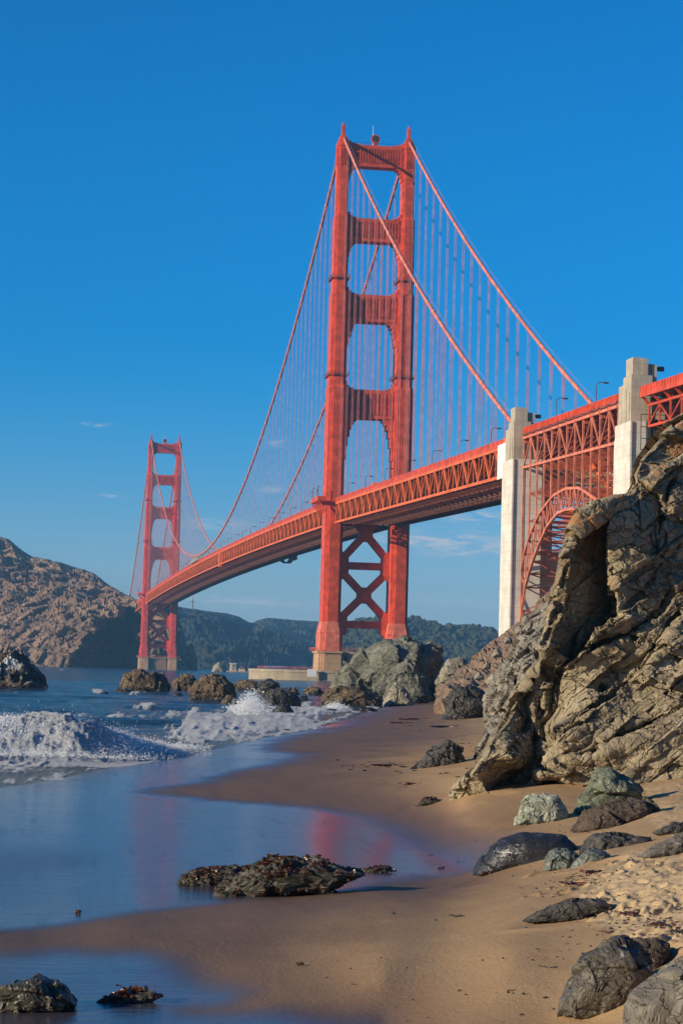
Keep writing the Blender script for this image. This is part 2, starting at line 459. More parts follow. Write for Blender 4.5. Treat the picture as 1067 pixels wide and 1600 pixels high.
def cross_poly(a, b, sx, sy):                      # stepped, fluted leg section
    q = [(a, b-2*sy), (a-sx, b-2*sy), (a-sx, b-sy), (a-2*sx, b-sy), (a-2*sx, b)]
    pts = q + [(-x, y) for x, y in q[::-1]]
    pts += [(-x, -y) for x, y in pts]
    return pts[::-1]
SECT = [(12.0, 19.5, 4.55, 9.0, .85, 1.3), (25.0, 121, 3.6, 7.9, .72, 1.25), (121, 160, 3.3, 6.7, .68, 1.1),
        (160, 192, 2.9, 5.4, .58, .95), (192, 220.5, 2.45, 4.2, .46, .8)]
LEGX = 13.75
def leg_at(z):
    for s in SECT:
        if z <= s[1]: return s
    return SECT[-1]
def make_tower(y0, label, mat, far=False):
    T = empty('bridge_tower', (0, y0, 0), label=label, cat='bridge tower', group='towers of the suspension bridge')
    for sx in (-1, 1):
        m = MB()
        def P(s, k=0): return [(x+sx*LEGX, y) for x, y in cross_poly(s[2]+k, s[3]+k, s[4], s[5])]
        m.prism(P(SECT[0]), 12.0, 19.5); m.prism(P(SECT[0]), 19.5, 24.0, P(SECT[1]))
        m.prism(P(SECT[1]), 24.0, 119.5)
        for i in (2, 3, 4):
            m.prism(P(SECT[i-1]), SECT[i][0]-1.5, SECT[i][0], P(SECT[i], .12))
            m.prism(P(SECT[i]), SECT[i][0], SECT[i][1]-(1.5 if i < 4 else 0))
        leg = m.build('leg', mat, T)
        if not far: leg['label'] = ('west' if sx < 0 else 'east')+' fluted orange leg, '+('nearer the ocean' if sx < 0 else 'away from the ocean')
        f = MB(); f.prism(P(SECT[0], .06), 12.1, 19.3); f.prism(P(SECT[0], .06), 19.5, 24.05, P(SECT[1], .06)); f.build('leg_base', M_or2 if not far else mat, leg)
        # recessed flutes at the head, saddle housing, finial
        h = MB()
        for k in range(5): h.box(sx*LEGX-1.45+k*.64, sx*LEGX-1.15+k*.64, -4.42, -4.15, 212.5, 219.5)
        for k in range(7): h.box(sx*LEGX-2.65, sx*LEGX-2.4, -2.7+k*.8, -2.3+k*.8, 212.5, 219.5)
        c = [(sx*LEGX+x, y) for x, y in cross_poly(2.65, 4.5, .5, .8)]
        c2 = [(sx*LEGX+x, y) for x, y in cross_poly(1.5, 2.9, .3, .5)]
        c3 = [(sx*LEGX+x, y) for x, y in cross_poly(.7, .9, .12, .16)]
        h.prism(c, 220.5, 221.3); h.prism(c, 221.3, 224.6, c2); h.prism(c2, 224.6, 226.4, c3); h.prism(c3, 226.4, 229.0, c3)
        h.box(sx*LEGX-.9, sx*LEGX+.9, -.9, .9, 229, 229.3)
        for k in (0, 1, 2, 3): h.box(sx*LEGX+(-.8, .7, -.8, .7)[k], sx*LEGX+(-.7, .8, -.7, .8)[k], (-.8, -.8, .7, .7)[k], (-.7, -.7, .8, .8)[k], 229.3, 230.4)
        h.tube([(sx*LEGX, 0, 229.3), (sx*LEGX, 0, 231.2)], [.45, .3], 8)
        h.build('saddle_housing', mat, leg)
        for zz in (165.0, 124.8):
            w = MB(); s = leg_at(zz-1)
            A, B = s[2]+.9, s[3]+.9
            w.box(sx*LEGX-A, sx*LEGX+A, -B, -B+.75, zz, zz+.18); w.box(sx*LEGX-A, sx*LEGX+A, B-.75, B, zz, zz+.3)
            w.box(sx*LEGX-A, sx*LEGX-A+.75, -B+.75, B-.75, zz, zz+.3); w.box(sx*LEGX+A-.75, sx*LEGX+A, -B+.75, B-.75, zz, zz+.3)
            for k in range(9):
                x = sx*LEGX-A+.1+k*(2*A-.2)/8
                for yy in (-B+.05, B-.05): w.beam((x, yy, zz+.3), (x, yy, zz+1.4), .08, .08)
            for k in range(1, 12):
                yy = -B+k*2*B/12
                for xx in (sx*LEGX-A+.05, sx*LEGX+A-.05): w.beam((xx, yy, zz+.3), (xx, yy, zz+1.4), .08, .08)
            for q in (1.4,):
                for yy in (-B+.05, B-.05): w.beam((sx*LEGX-A, yy, zz+q), (sx*LEGX+A, yy, zz+q), .1, .1)
                for xx in (sx*LEGX-A+.05, sx*LEGX+A-.05): w.beam((xx, -B, zz+q), (xx, B, zz+q), .1, .1)
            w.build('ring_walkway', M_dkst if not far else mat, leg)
    # struts above the road
    for (z0, z1, nrib, hl, hu) in [(212.3, 221.6, 17, [(.5, 7.5), (.9, 5.2), (1.4, 3.2), (2.1, 1.7), (3.2, .6)], [(1.0, 1.5), (2.6, .8), (5, .35)]),
                                   (181.0, 190.8, 15, [(.5, 9), (.9, 6.2), (1.4, 4), (2.2, 2.2), (3.3, .9)], [(.8, 2.4), (1.7, 1.2), (3.4, .5)]),
                                   (147.6, 159.0, 13, [(.5, 13), (1.0, 9.5), (1.5, 6.4), (2.2, 4), (3.0, 2.2), (4.0, .9)], [(.8, 2.8), (1.7, 1.4), (3.4, .6)]),
                                   (107.6, 119.6, 11, [(.5, 23), (1.0, 17), (1.6, 11.5), (2.3, 7.5), (3.1, 4.5), (4.0, 2.4), (5.0, 1.0)], [(.8, 3.2), (1.7, 1.6), (3.4, .7)])]:
        s = leg_at(z0-1); xi = LEGX-s[2]+.3; dep = 2.3 if z0 > 200 else (2.8 if z0 > 150 else 3.2)
        b = MB()
        prof = []
        # closed outline: lower edge with stepped haunches, upper edge with small steps
        low = [(-xi, z0-hl[0][1])]
        for i, (dx, dz) in enumerate(hl):
            low += [(-xi+dx, z0-dz), (-xi+dx, z0-(hl[i+1][1] if i+1 < len(hl) else 0))]
        up_ = [(-xi, z1+hu[0][1])]
        for i, (dx, dz) in enumerate(hu):
            up_ += [(-xi+dx, z1+dz), (-xi+dx, z1+(hu[i+1][1] if i+1 < len(hu) else 0))]
        # drawn as slabs so every face stays convex
        xs = sorted({-xi, *[-xi+d for d, _ in hl], *[-xi+d for d, _ in hu], 0})
        for i in range(len(xs)-1):
            xm = (xs[i]+xs[i+1])/2
            zl = z0-max([dz for dx, dz in hl if xm < -xi+dx] or [0]); zu = z1+max([dz for dx, dz in hu if xm < -xi+dx] or [0])
            b.box(xs[i], xs[i+1], -dep, dep, zl, zu); b.box(-xs[i+1], -xs[i], -dep, dep, zl, zu)
        st = b.build('portal_strut', mat, T)
        r = MB()
        w = xi-1.1
        for sg in (-1, 1):
            y1, y2 = (-dep-.35, -dep-.004) if sg < 0 else (dep+.004, dep+.35)
            r.box(-w-.2, w+.2, y1, y2, z1-1.5, z1-.2); r.box(-w-.2, w+.2, y1, y2, z0+.2, z0+1.7)
            r.box(-w-.2, -w+.9, y1, y2, z0+1.7, z1-1.5); r.box(w-.9, w+.2, y1, y2, z0+1.7, z1-1.5)
            pitch = (2*w-1.8)/nrib
            for k in range(nrib):
                x = -w+.9+pitch*(k+.5)
                if nrib > 12 or k % 1 == 0: r.box(x-pitch*.27, x+pitch*.27, y1*1.06, y2, z0+1.7, z1-1.5)
        r.build('fluted_panel', mat, st)
    # cross bracing under the road
    b = MB(); xi = LEGX-3.6+.2; d = 1.5
    zt, zm, zb = 71.5, 47.2, 23.2
    h = 1.5
    b.box(-xi, xi, -d, d, zm-h, zm+h); b.box(-xi, xi, -d, d, zb-h, zb+h)
    for (a, c) in ((zm+1.5, zt), (zb+1.5, zm-1.5)):
        cz = (a+c)/2 if c < 60 else 60.5
        for sg in (-1, 1):
            b.beam((sg*xi, 0, a), (-sg*xi, 0, c if c < 60 else 2*60.5-a), 3.0-.02*sg, 2.7, up=(0, 1, 0))
        b.prism([(-2.9, -d-.02), (2.9, -d-.02), (2.9, d+.02), (-2.9, d+.02)], cz-3.3, cz+3.3)
    for sg in (-1, 1):
        for z, q in ((zm, 6.8), (zb, 5.8)):
            b.xzprism([(sg*xi, z-q), (sg*(xi-3.6), z-2.8), (sg*(xi-3.6), z+2.8), (sg*xi, z+q)][::sg], -d-.03, d+.03)
        for k, (dx, z) in enumerate([(1.0, 14.5), (2.0, 16.5), (3.2, 19), (4.4, 21.7)]):
            b.box(*sorted((sg*(xi-dx), sg*(xi-(0 if k == 0 else (1.0, 2.0, 3.2)[k-1])))), -d-.04, d+.04, z, 22)
    b.build('cross_brace', mat, T)
    # concrete pier
    m = MB()
    for sx in (-1, 1):
        q = [(sx*LEGX+x, y) for x, y in cross_poly(5.5, 11, .9, 1.5)]; q2 = [(sx*LEGX+x*.94, y*.97) for x, y in cross_poly(5.5, 11, .9, 1.5)]
        m.prism(q, -3, 11.3, q2)
        qq = [(sx*LEGX+x, y) for x, y in cross_poly(5.8, 11.3, .9, 1.5)]; m.prism(qq, 11.3, 12.05)
    m.box(-7.5, 7.5, -7.4, 7.4, -3, 10.6)
    for k in range(8):
        x = -6.6+k*1.9
        for sg in (-1, 1): m.box(x-.5, x+.5, *sorted((sg*7.4, sg*8.3)), -3, 11.0)
    m.box(-7.4, 7.4, -8.5, 8.5, 11.0, 11.9)
    pr = m.build('pier', M_pier, T)
    g = MB()
    for sg in (-1, 1):
        for z in (12.8, 13.4): g.beam((-20, sg*11.2, z), (20, sg*11.2, z), .09, .09); g.beam((sg*20.3, -11.2, z), (sg*20.3, 11.2, z), .09, .09)
        for k in range(21): g.beam((-20+2*k, sg*11.2, 12), (-20+2*k, sg*11.2, 13.4), .1, .1)
        for k in range(11): g.beam((sg*20.3, -11+2.2*k, 12), (sg*20.3, -11+2.2*k, 13.4), .1, .1)
    g.build('pier_railing', M_or2, pr)
    # beacon dish and mast on the top strut
    bc = MB(); bc.tube([(-.3, -1.0, 224.7), (-.3, -.6, 224.7), (-.3, .6, 224.7)], [1.9, 1.95, 1.2], 20)
    bc.box(-1.2, .6, -.4, .4, 221.7, 223.2)
    bt = bc.build('beacon', mat, T)
    di = MB(); di.tube([(-.3, -1.04, 224.7), (-.3, -.99, 224.7)], [1.45, 1.45], 20); di.build('beacon_lens', M_blk, bt)
    an = MB(); an.tube([(-1.3, 0, 221.6), (-1.3, 0, 230.5)], [.12, .06], 6); an.build('antenna', M_white, T)
    tr = MB()
    for k in range(17):
        x = -9.6+k*1.2; tr.beam((x, -2.2, 221.6), (x, -2.2, 222.6), .08, .08)
    tr.beam((-9.6, -2.2, 222.6), (9.6, -2.2, 222.6), .09, .09); tr.build('top_railing', M_blk, T)
    # walkway round the outer leg at road level
    pw = MB(); zt = deck_top(0)
    pw.box(-21.6, -17.4, -10.5, 10.5, zt+.1, zt+.5)
    pw.box(-21.6, -21.35, -10.5, 10.5, zt+.5, zt+2.0); pw.box(-21.35, -17.4, -10.5, -10.25, zt+.5, zt+2.0)
    for yy in (-9.5, -4.5, 0, 4.5, 9.5):
        pw.beam((-21.3, yy, zt+.1), (-17.3, yy, zt-4.2), .4, .4)
    pl = pw.build('walkway', M_or if not far else mat, T)
    for (x, y, h) in ((-21.3, -9.8, 5.2), (-21.3, -6, 4.0), (-21.3, 5, 5.6), (-21.3, 9.8, 4.5)):
        po = MB(); po.beam((x, y, zt+.5), (x, y, zt+.5+h), .16, .16); po.box(x-.25, x+.25, y-.25, y+.25, zt+.5+h, zt+.9+h); po.build('post', M_lampm, pl)
    return T
make_tower(0, 'tall near bridge tower with two fluted orange red legs, behind the beach', M_or)
make_tower(1280, 'small distant red bridge tower standing before the brown headland', M_far, True)

# ---- roadway with its stiffening trusses
def truss_side(x, ys, ztop, zbot, m, w=.75, diag=.5, vert=.26):
    """chords, verticals and zigzag diagonals between the stations ys"""
    for i in range(len(ys)-1):
        a, b = ys[i], ys[i+1]
        m.beam((x, a, ztop(a)-.45), (x, b, ztop(b)-.45), w, .95); m.beam((x, a, zbot(a)+.4), (x, b, zbot(b)+.4), w, .85)
        if i % 2: m.beam((x, a, ztop(a)-.5), (x, b, zbot(b)+.5), diag, diag+.1)
        else: m.beam((x, a, zbot(a)+.5), (x, b, ztop(b)-.5), diag, diag+.1)
    for y in ys: m.beam((x, y, zbot(y)+.3), (x, y, ztop(y)-.5), vert, vert)
def stations(a, b, step=7.62):
    n = max(2, round((b-a)/step)); n += n % 2
    return [a+(b-a)*k/n for k in range(n+1)]
D = empty('bridge_deck', (0, 0, 0), label='long orange truss roadway of the bridge curving from the pylons past both towers', cat='bridge deck')
SEG = [stations(-333, -8.8), stations(8.8, 1271.2), stations(1288.8, 1620)]
zb_ = lambda y: deck_top(y)-8.6
for x, nm in ((-13.7, 'west truss with zigzag diagonals facing the beach'), (13.7, None)):
    m = MB()
    for ys in SEG: truss_side(x, ys, deck_top, zb_, m)
    o = m.build('side_truss', M_tr if nm else M_dkst, D)  # east truss gets a darker steel: near truss shade put into its colour
    if nm: o['label'] = nm
m = MB()
allY = [-333+(1620+333)*k/250 for k in range(251)]
for a, b in zip(allY[:-1], allY[1:]):
    m.beam((0, a, deck_top(a)+.25), (0, b, deck_top(b)+.25), 26.4 if not (-12 < a < 10 or 1268 < a < 1290) else 17.2, .5)
m.build('roadway', M_deck, D)
m = MB()
for ys in SEG:
    for i, y in enumerate(ys):
        zt, zb = deck_top(y), zb_(y)
        m.beam((-13.3, y, zb+.35), (13.3, y, zb+.35), .5, .6); m.beam((-13.3, y, zt-1.2), (13.3, y, zt-1.2), .5, 2.0)
        for k in range(6):
            x0 = -13.2+k*4.4; z = (zb+.5, zt-2)
            m.beam((x0, y, z[k % 2]), (x0+4.4, y, z[1-k % 2]), .26, .3)
        if i+1 < len(ys):
            y2 = ys[i+1]
            for xx in (-9, -4.5, 0, 4.5, 9): m.beam((xx, y, zt-.4), (xx, y2, deck_top(y2)-.4), .3, .7)
            c = (y+y2)/2
            for a, b in (((-13.2, y), (0, y2)), ((13.2, y), (0, y2)), ((-6.6, y), (0, y2)), ((6.6, y), (0, y2))):
                m.beam((a[0], a[1], zb+.3), (b[0], b[1], zb_(y2)+.3), .34, .34)
            for xx in (-6.6, 0, 6.6): m.beam((xx, y, zb+.1), (xx, y2, zb_(y2)+.1), .4, .5)
m.build('floor_bracing', M_dkst, D)  # shade under the road painted in by the darker steel
for x in (-13.9, 13.9):
    m = MB()
    for ys in SEG:
        for a, b in zip(ys[:-1], ys[1:]):
            za, zb = deck_top(a), deck_top(b)
            m.beam((x, a, za+.25), (x, b, zb+.25), .5, .5)
            m.beam((x, a, za+1.75), (x, b, zb+1.75), .22, .2)
            m.beam((x, a, za+1.05), (x, b, zb+1.05), .06, 1.15)
            for k in range(4): 
                y = a+(b-a)*k/4; z = za+(zb-za)*k/4
                m.beam((x, y, z+.3), (x, y, z+1.9), .2, .2)
            m.beam((x-.3*np.sign(-x)*-1, a, za+.9), (x, a, za-.5), .35, .35)
    m.build('railing', M_or, D)
m = MB(); m.box(-15.0, -13.3, -331.5, -319, zb_(-325)-.3, deck_top(-325)+.3); m.build('end_cover', M_white, D)
for a, b in ((490, 497), (1262, 1268)): m = MB(); m.box(-14.9, -13.2, a, b, zb_(a)-1.2, deck_top(a)+.5); m.build('expansion_joint_cover', M_tr, D)
for q in ((-13.5, -12, -100, -97, 71.0, 73.2), (-14.3, -12.8, -331.5, -322, 65.9, 67.3)): m = MB(); m.box(*q); m.build('service_cabinet', M_tr, D)
# maintenance traveller hanging under the roadway
m = MB(); tv = empty('maintenance_traveller', (0, 330, 0), label='dark maintenance platform with a net hanging beneath the bridge roadway', cat='platform')
m.box(10, 13, -7, 7, zb_(330)-2.6, zb_(330)-2.2); m.box(10, 13, -7, -6, zb_(330)-2.2, zb_(330)-.1); m.box(10, 13, 6, 7, zb_(330)-2.2, zb_(330)-.1)
m.build('platform', M_blk, tv)
m = MB()
for k in range(13):
    t = k/12; m.beam((11.5, 7+t*50-2, zb_(330)-.2-3.2*math.sin(math.pi*t**.7)), (11.5, 7+(t+.083)*50-2, zb_(330)-.2-3.2*math.sin(math.pi*min(1, t+.083)**.7)), 3.0, .07)
m.build('net', M_blk, tv)

# ---- main cables with their suspender ropes
def cable(x, label):
    T = empty('main_cable', (x, 0, 0), label=label, cat='bridge cable', group='main cables of the suspension bridge')
    ys = list(np.linspace(-333, 0, 45))+list(np.linspace(0, 1280, 130))[1:]+list(np.linspace(1280, 1620, 40))[1:]
    m = MB(); m.tube([(0, y, cable_z(y)) for y in ys], .56, 10); 
    h = MB()
    for sd_ in (-.75, .75): h.tube([(sd_, y, cable_z(y)+1.35) for y in ys], .035, 4)
    h.build('hand_rope', M_cab, T)
    st = [-15.24*k for k in range(1, 21)]+[15.24*k for k in range(1, 84)]+[1280+15.24*k for k in range(1, 21)]
    b = m
    for y in st:
        s = (cable_z(y+.5)-cable_z(y-.5)); n = math.hypot(1, s)
        b.tube([(0, y-.45/n, cable_z(y)-.45*s/n), (0, y+.45/n, cable_z(y)+.45*s/n)], .70, 10)
    b.build('cable', M_cab, T, smooth=True)
    st.sort(key=lambda y: math.dist((x, y), CAM[:2]))
    far = MB()
    for i, y in enumerate(st):
        z1, z0 = cable_z(y)-.5, deck_top(y)-.5
        if z1-z0 < 1.5: continue
        q = MB() if i < 100 else far
        w = .095 if i < 60 else .12
        oy = y if i >= 100 else 0
        for dx in (-.28, .28):
            q.box(dx-w/2, dx+w/2, oy-w/2-.2, oy+w/2-.2, z0, z1); q.box(dx-w/2, dx+w/2, oy-w/2+.2, oy+w/2+.2, z0, z1)
        if i < 100:
            o = q.build('suspender', M_rope, T); o.location = (0, y, 0)
    o = far.build('suspender_ropes', M_rope, T); prop(o, kind='stuff')
cable(-13.7, 'west main cable with its hanging ropes, sweeping in front of the near tower')
cable(13.7, 'east main cable with its hanging ropes, on the far side of the roadway')

# ---- lamps on the west side
def lamp_mesh():
    m = MB(); m.tube([(0, 0, 0), (0, 0, 4.9), (.12, 0, 5.4), (.5, 0, 5.75), (1.1, 0, 5.9), (2.1, 0, 5.9)], [.15, .12, .11, .1, .09, .09], 6)
    m.box(-.25, .25, -.25, .25, 0, .6)
    h = MB(); h.box(1.7, 2.9, -.28, .28, 5.72, 5.98); h.box(1.85, 2.75, -.2, .2, 5.62, 5.72)
    return m, h
LY = [-413.5, -376, -301.7, -257.8, -214.9, -170, -125.4, -80.6, -36.1] + [14+44.5*k for k in range(28)]
proto = None
for i, y in enumerate(sorted(LY)):
    z = deck_top(y)+.6 if y > -333 else 66.0+.022*(y+376)+.0
    if proto is None:
        a, b = lamp_mesh(); proto = empty('street_lamp'); p1 = a.build('post', M_lampm, proto); p2 = b.build('lamp_head', M_lampm, proto); o = proto
    else:
        o = link(proto.copy())
        for ch in (p1, p2): link(ch.copy(), o)
    o.location = (-13.2, y, z)
    n = len(LY)
    if y < -333: lab = ('first' if i == 0 else 'second')+' dark street lamp from the right concrete pylon, above the steel arch'
    elif y < -12: lab = 'dark curved street lamp on the side span, number %d leftward from the left pylon' % ([q for q in sorted(LY) if -333 < q <= -12].index(y)+1)
    else: lab = 'small curved street lamp along the main span roadway beyond the near tower'
    prop(o, lab, 'street lamp', 'street lamps along the bridge' if y >= -12 else 'street lamps on the side span')

# ---- scaffolds wrapped round the cables at mid span
for (x, y, ln, lab) in ((13.7, 560, 26, 'larger pale tarpaulin scaffold around the east cable at mid span'), (-13.7, 690, 60, 'smaller pale tarpaulin scaffold around the low west cable')):
    m = MB(); n = 12
    for k in range(n):
        a = y-ln/2+ln*k/n; z = deck_top(a)+1.4; h = 5.2+1.2*math.sin(k*1.7) if x > 0 else 2.6+.5*math.sin(k*2.1)
        m.box(x-1.5, x+1.5, a, a+ln/n*.93, z, z+h)
        m.beam((x-1.7, a, z), (x-1.7, a, z+h+1), .15, .15)
    o = m.build('cable_scaffold', M_tarp, loc=(x, y, deck_top(y))); prop(o, lab, 'scaffold', 'scaffolds on the cables')

# ---- concrete pylons
def pylon(sx, ys, dz, label):
    T = empty('concrete_pylon', (sx*13.5, ys, 0), label=label, cat='pylon', group='concrete pylons at the bridge approach')
    def bx(m, x0, x1, y0, y1, z0, z1):                # x measured outward from the tower's inner side
        a, b = sx*x0-sx*13.5, sx*x1-sx*13.5
        m.box(min(a, b), max(a, b), y0, y1, z0, z1)
    m = MB(); bx(m, 17.0, 9.2, 0, 11.5, -2, 58+dz); bx(m, 16.7, 9.5, 11.5, 13.2, -2, 55+dz); bx(m, 16.95, 16.6, -.35, 0, -2, 58+dz) 
    m.build('lower_shaft', M_conw, T)
    m = MB(); bx(m, 16.75, 12.3, .3, 6.6, 58+dz, 67.7+dz); bx(m, 16.5, 12.6, 6.6, 10.9, 58+dz, 66.3+dz)
    bx(m, 16.95, 16.75, 1.2, 2.6, 58+dz, 64+dz); bx(m, 16.95, 16.75, 3.6, 5.0, 58+dz, 65+dz)
    bx(m, 12.3, 9.2, .6, 10, 58+dz, 60.4+dz)
    m.build('upper_shaft', M_con, T)
    m = MB(); bx(m, 16.4, 14.6, .8, 5.8, 67.7+dz, 71.4+dz); bx(m, 14.5, 13.2, .5, 6.0, 67.7+dz, 71.2+dz); bx(m, 12.25, 11.2, 1.0, 5.2, 60+dz, 70.1+dz); bx(m, 13.15, 12.3, 1.3, 5.0, 67.7+dz, 70.2+dz)
    m.build('crown', M_con, T)
    m = MB(); bx(m, 11.1, 9.8, 2.0, 2.4, 69.3+dz, 69.6+dz); bx(m, 10.6, 9.4, 1.6, 2.8, 68.9+dz, 69.8+dz); m.build('floodlight', M_blk, T)
    m = MB()
    for k in range(7): m.beam((sx*(9.4+k*.4)-sx*13.5, .2, 60.4+dz), (sx*(9.4+k*.4)-sx*13.5, .2, 62.6+dz), .06, .06)
    for z in (61.4, 62.6): m.beam((sx*9.2-sx*13.5, .2, z+dz), (sx*12-sx*13.5, .2, z+dz), .07, .07)
    m.build('ladder_cage', M_lampm, T)
    return T
for sx, side in ((-1, 'west'), (1, 'east')):
    pylon(sx, -346.2, 1.6 if sx < 0 else 1.6, 'left pale concrete pylon, between the side span and the steel arch' if sx < 0 else 'concrete pylon behind the steel arch on the inland side, left one')
    p = pylon(sx, -455.6, -.4, 'right pale concrete pylon, rising behind the rock outcrop' if sx < 0 else 'concrete pylon on the inland side beyond the frame, right one')
    if sx < 0:
        m = MB(); c = -455.6
        for k in range(4):
            m.beam((-16.3+13.5+k*1.9+1.5, -.5, 51.6), (-16.3+13.5+k*1.9+1.5, -.5, 59), .14, .14)
        for z in (51.6, 54.0, 56.4, 59.0): m.beam((-1.3, -.5, z), (4.5, -.5, z), .14, .16)
        m.beam((-1.3, -.9, 51.6), (4.3, -.9, 51.6), .9, .15); m.box(.2, 3.4, -.34, -.02, 53.0, 58.0)
        m.build('access_cage', M_blk, p)
for ys in (-346.2, -455.6):
    m = MB(); m.box(-9.1, 9.1, 3.0, 9.5, -2, 36); m.box(-9.1, -5.5, 3.0, 9.5, 36, 54); m.box(5.5, 9.1, 3.0, 9.5, 36, 54); m.box(-9.1, 9.1, 3.0, 9.5, 54, 57.5)
    o = m.build('pylon_cross_wall', M_con, loc=(0, ys, 0)); o.location = (0, ys, 0)
    for v in o.data.vertices: v.co.y += ys
    prop(o, 'grey concrete wall joining the '+('left' if ys > -400 else 'right')+' pair of pylons under the roadway', 'wall')

# ---- the steel arch between the pylons
A = empty('steel_arch', (0, 0, 0), label='steel lattice arch with upright posts carrying the road between the two pylons', cat='arch')
YM = -391.0
def outer(y):
    t = min(1, abs(y-YM)/49.5); return float(np.interp(t, [0, .26, .54, .735, .86, .95, 1], [48.6, 47.8, 44.3, 39.6, 34.6, 28, 20]))
def inner(y):
    t = min(1, abs(y-YM)/47.6); return float(np.interp(t, [0, .166, .375, .546, .72, .87, .94, 1], [43.6, 43.3, 40.9, 37, 32, 25.6, 19, 10]))
def atop(y): return 65.4+.022*(y+346)
def abot(y): return 57.4+.026*(y+346)
AY = [-345.9+(-443.2+345.9)*k/13 for k in range(14)]
for x in (-14.0, 14.0):
    m = MB()
    for i in range(13):
        a, b = AY[i], AY[i+1]
        m.beam((x, a, atop(a)-.4), (x, b, atop(b)-.4), .65, .65); m.beam((x, a, abot(a)), (x, b, abot(b)), .75, .6)
        if i % 2: m.beam((x, a, atop(a)-.5), (x, b, abot(b)+.3), .3, .32)
        else: m.beam((x, a, abot(a)+.3), (x, b, atop(b)-.5), .3, .32)
    for y in AY: m.beam((x, y, abot(y)), (x, y, atop(y)-.4), .4, .4)
    m.build('spandrel_truss', M_arch, A)
    for y in AY[1:-1]: m = MB(); m.beam((x, y, outer(y)), (x, y, abot(y)), .42, .42); m.build('arch_column', M_arch, A)
    for y in (AY[0], AY[-1]): m = MB(); m.beam((x, y, 5), (x, y, abot(y)), .8, .5); m.build('arch_column', M_arch, A)
    m = MB(); yo = list(np.linspace(YM-49.5, YM+49.5, 27)); yi = list(np.linspace(YM-47.6, YM+47.6, 27))
    for i in range(26):
        m.beam((x, yo[i], outer(yo[i])), (x, yo[i+1], outer(yo[i+1])), .6, .62); m.beam((x, yi[i], inner(yi[i])), (x, yi[i+1], inner(yi[i+1])), .6, .62)
    for i in range(27):
        m.beam((x, yo[i], outer(yo[i])), (x, yi[i], inner(yi[i])), .26, .26)
        if i < 26:
            if i % 2: m.beam((x, yo[i], outer(yo[i])), (x, yi[i+1], inner(yi[i+1])), .26, .26)
            else: m.beam((x, yi[i], inner(yi[i])), (x, yo[i+1], outer(yo[i+1])), .26, .26)
    for s in (-1, 1):
        m.beam((x, YM+s*47.4, 22), (x, YM+s*46.2, 6), .95, .95); m.beam((x, YM+s*47.6, 12), (x, YM+s*45.2, 6), .95, .95)
    m.build('arch_rib', M_arch, A)
m = MB()
for i, y in enumerate(AY):
    za, zb = abot(y), atop(y)
    m.beam((-13.8, y, za), (13.8, y, za), .4, .5); m.beam((-13.8, y, zb-.9), (13.8, y, zb-.9), .5, 1.7)
    for k in range(4):
        x0 = -13.8+6.9*k; m.beam((x0, y, (za, zb-1.4)[k % 2]), (x0+6.9, y, (zb-1.4, za)[k % 2]), .26, .26)
    lv = za-7
    pz = za
    while lv > outer(y)+1:
        m.beam((-13.8, y, lv), (13.8, y, lv), .32, .36)
        for sg in (-1, 1): m.beam((sg*13.8, y, pz), (0, y, lv), .24, .24); m.beam((0, y, pz), (sg*13.8, y, lv), .24, .24)
        pz = lv; lv -= 7
for i, (yo_, yi_) in enumerate(zip(yo, yi)):
    zo, zi = outer(yo_), inner(yi_)
    m.beam((-14, yo_, zo), (14, yo_, zo), .4, .4); m.beam((-14, yi_, zi), (14, yi_, zi), .4, .4)
    m.beam((-14, yo_, zo), (0, yi_, zi), .26, .26); m.beam((14, yo_, zo), (0, yi_, zi), .26, .26)
    if i < 26:
        y2, z2 = yi[i+1], inner(yi[i+1])
        m.beam((-14, yi_, zi), (0, y2, z2), .3, .3); m.beam((14, yi_, zi), (0, y2, z2), .3, .3)
        m.beam((-14, y2, z2), (0, yi_, zi), .3, .3); m.beam((14, y2, z2), (0, yi_, zi), .3, .3)
for xx in (-9, -4.5, 0, 4.5, 9): m.beam((xx, AY[0], atop(AY[0])-.3), (xx, AY[-1], atop(AY[-1])-.3), .35, .8)
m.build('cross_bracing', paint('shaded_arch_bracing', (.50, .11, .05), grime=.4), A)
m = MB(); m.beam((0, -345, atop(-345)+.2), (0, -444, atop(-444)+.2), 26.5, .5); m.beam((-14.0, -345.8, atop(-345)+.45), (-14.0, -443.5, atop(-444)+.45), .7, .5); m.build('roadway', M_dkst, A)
for x in (-14.1, 14.1):
    m = MB()
    for i in range(13):
        a, b = AY[i], AY[i+1]
        m.beam((x, a, atop(a)+1.4), (x, b, atop(b)+1.4), .08, 1.5); m.beam((x, a, atop(a)+2.2), (x, b, atop(b)+2.2), .25, .2)
        for k in range(5): y = a+(b-a)*k/5; m.beam((x-.1, y, atop(y)+.6), (x-.1, y, atop(y)+2.3), .2, .2)
        m.beam((x, a, atop(a)-.9), (x*1.0, a, atop(a)+.6), .9, .5)
    m.build('railing', M_or, A)
m = MB(); m.tube([(-13.7*.2, -355, 63), (2.5, -440, 22)], .7, 8); m.build('anchor_cable_tube', M_tr, A)

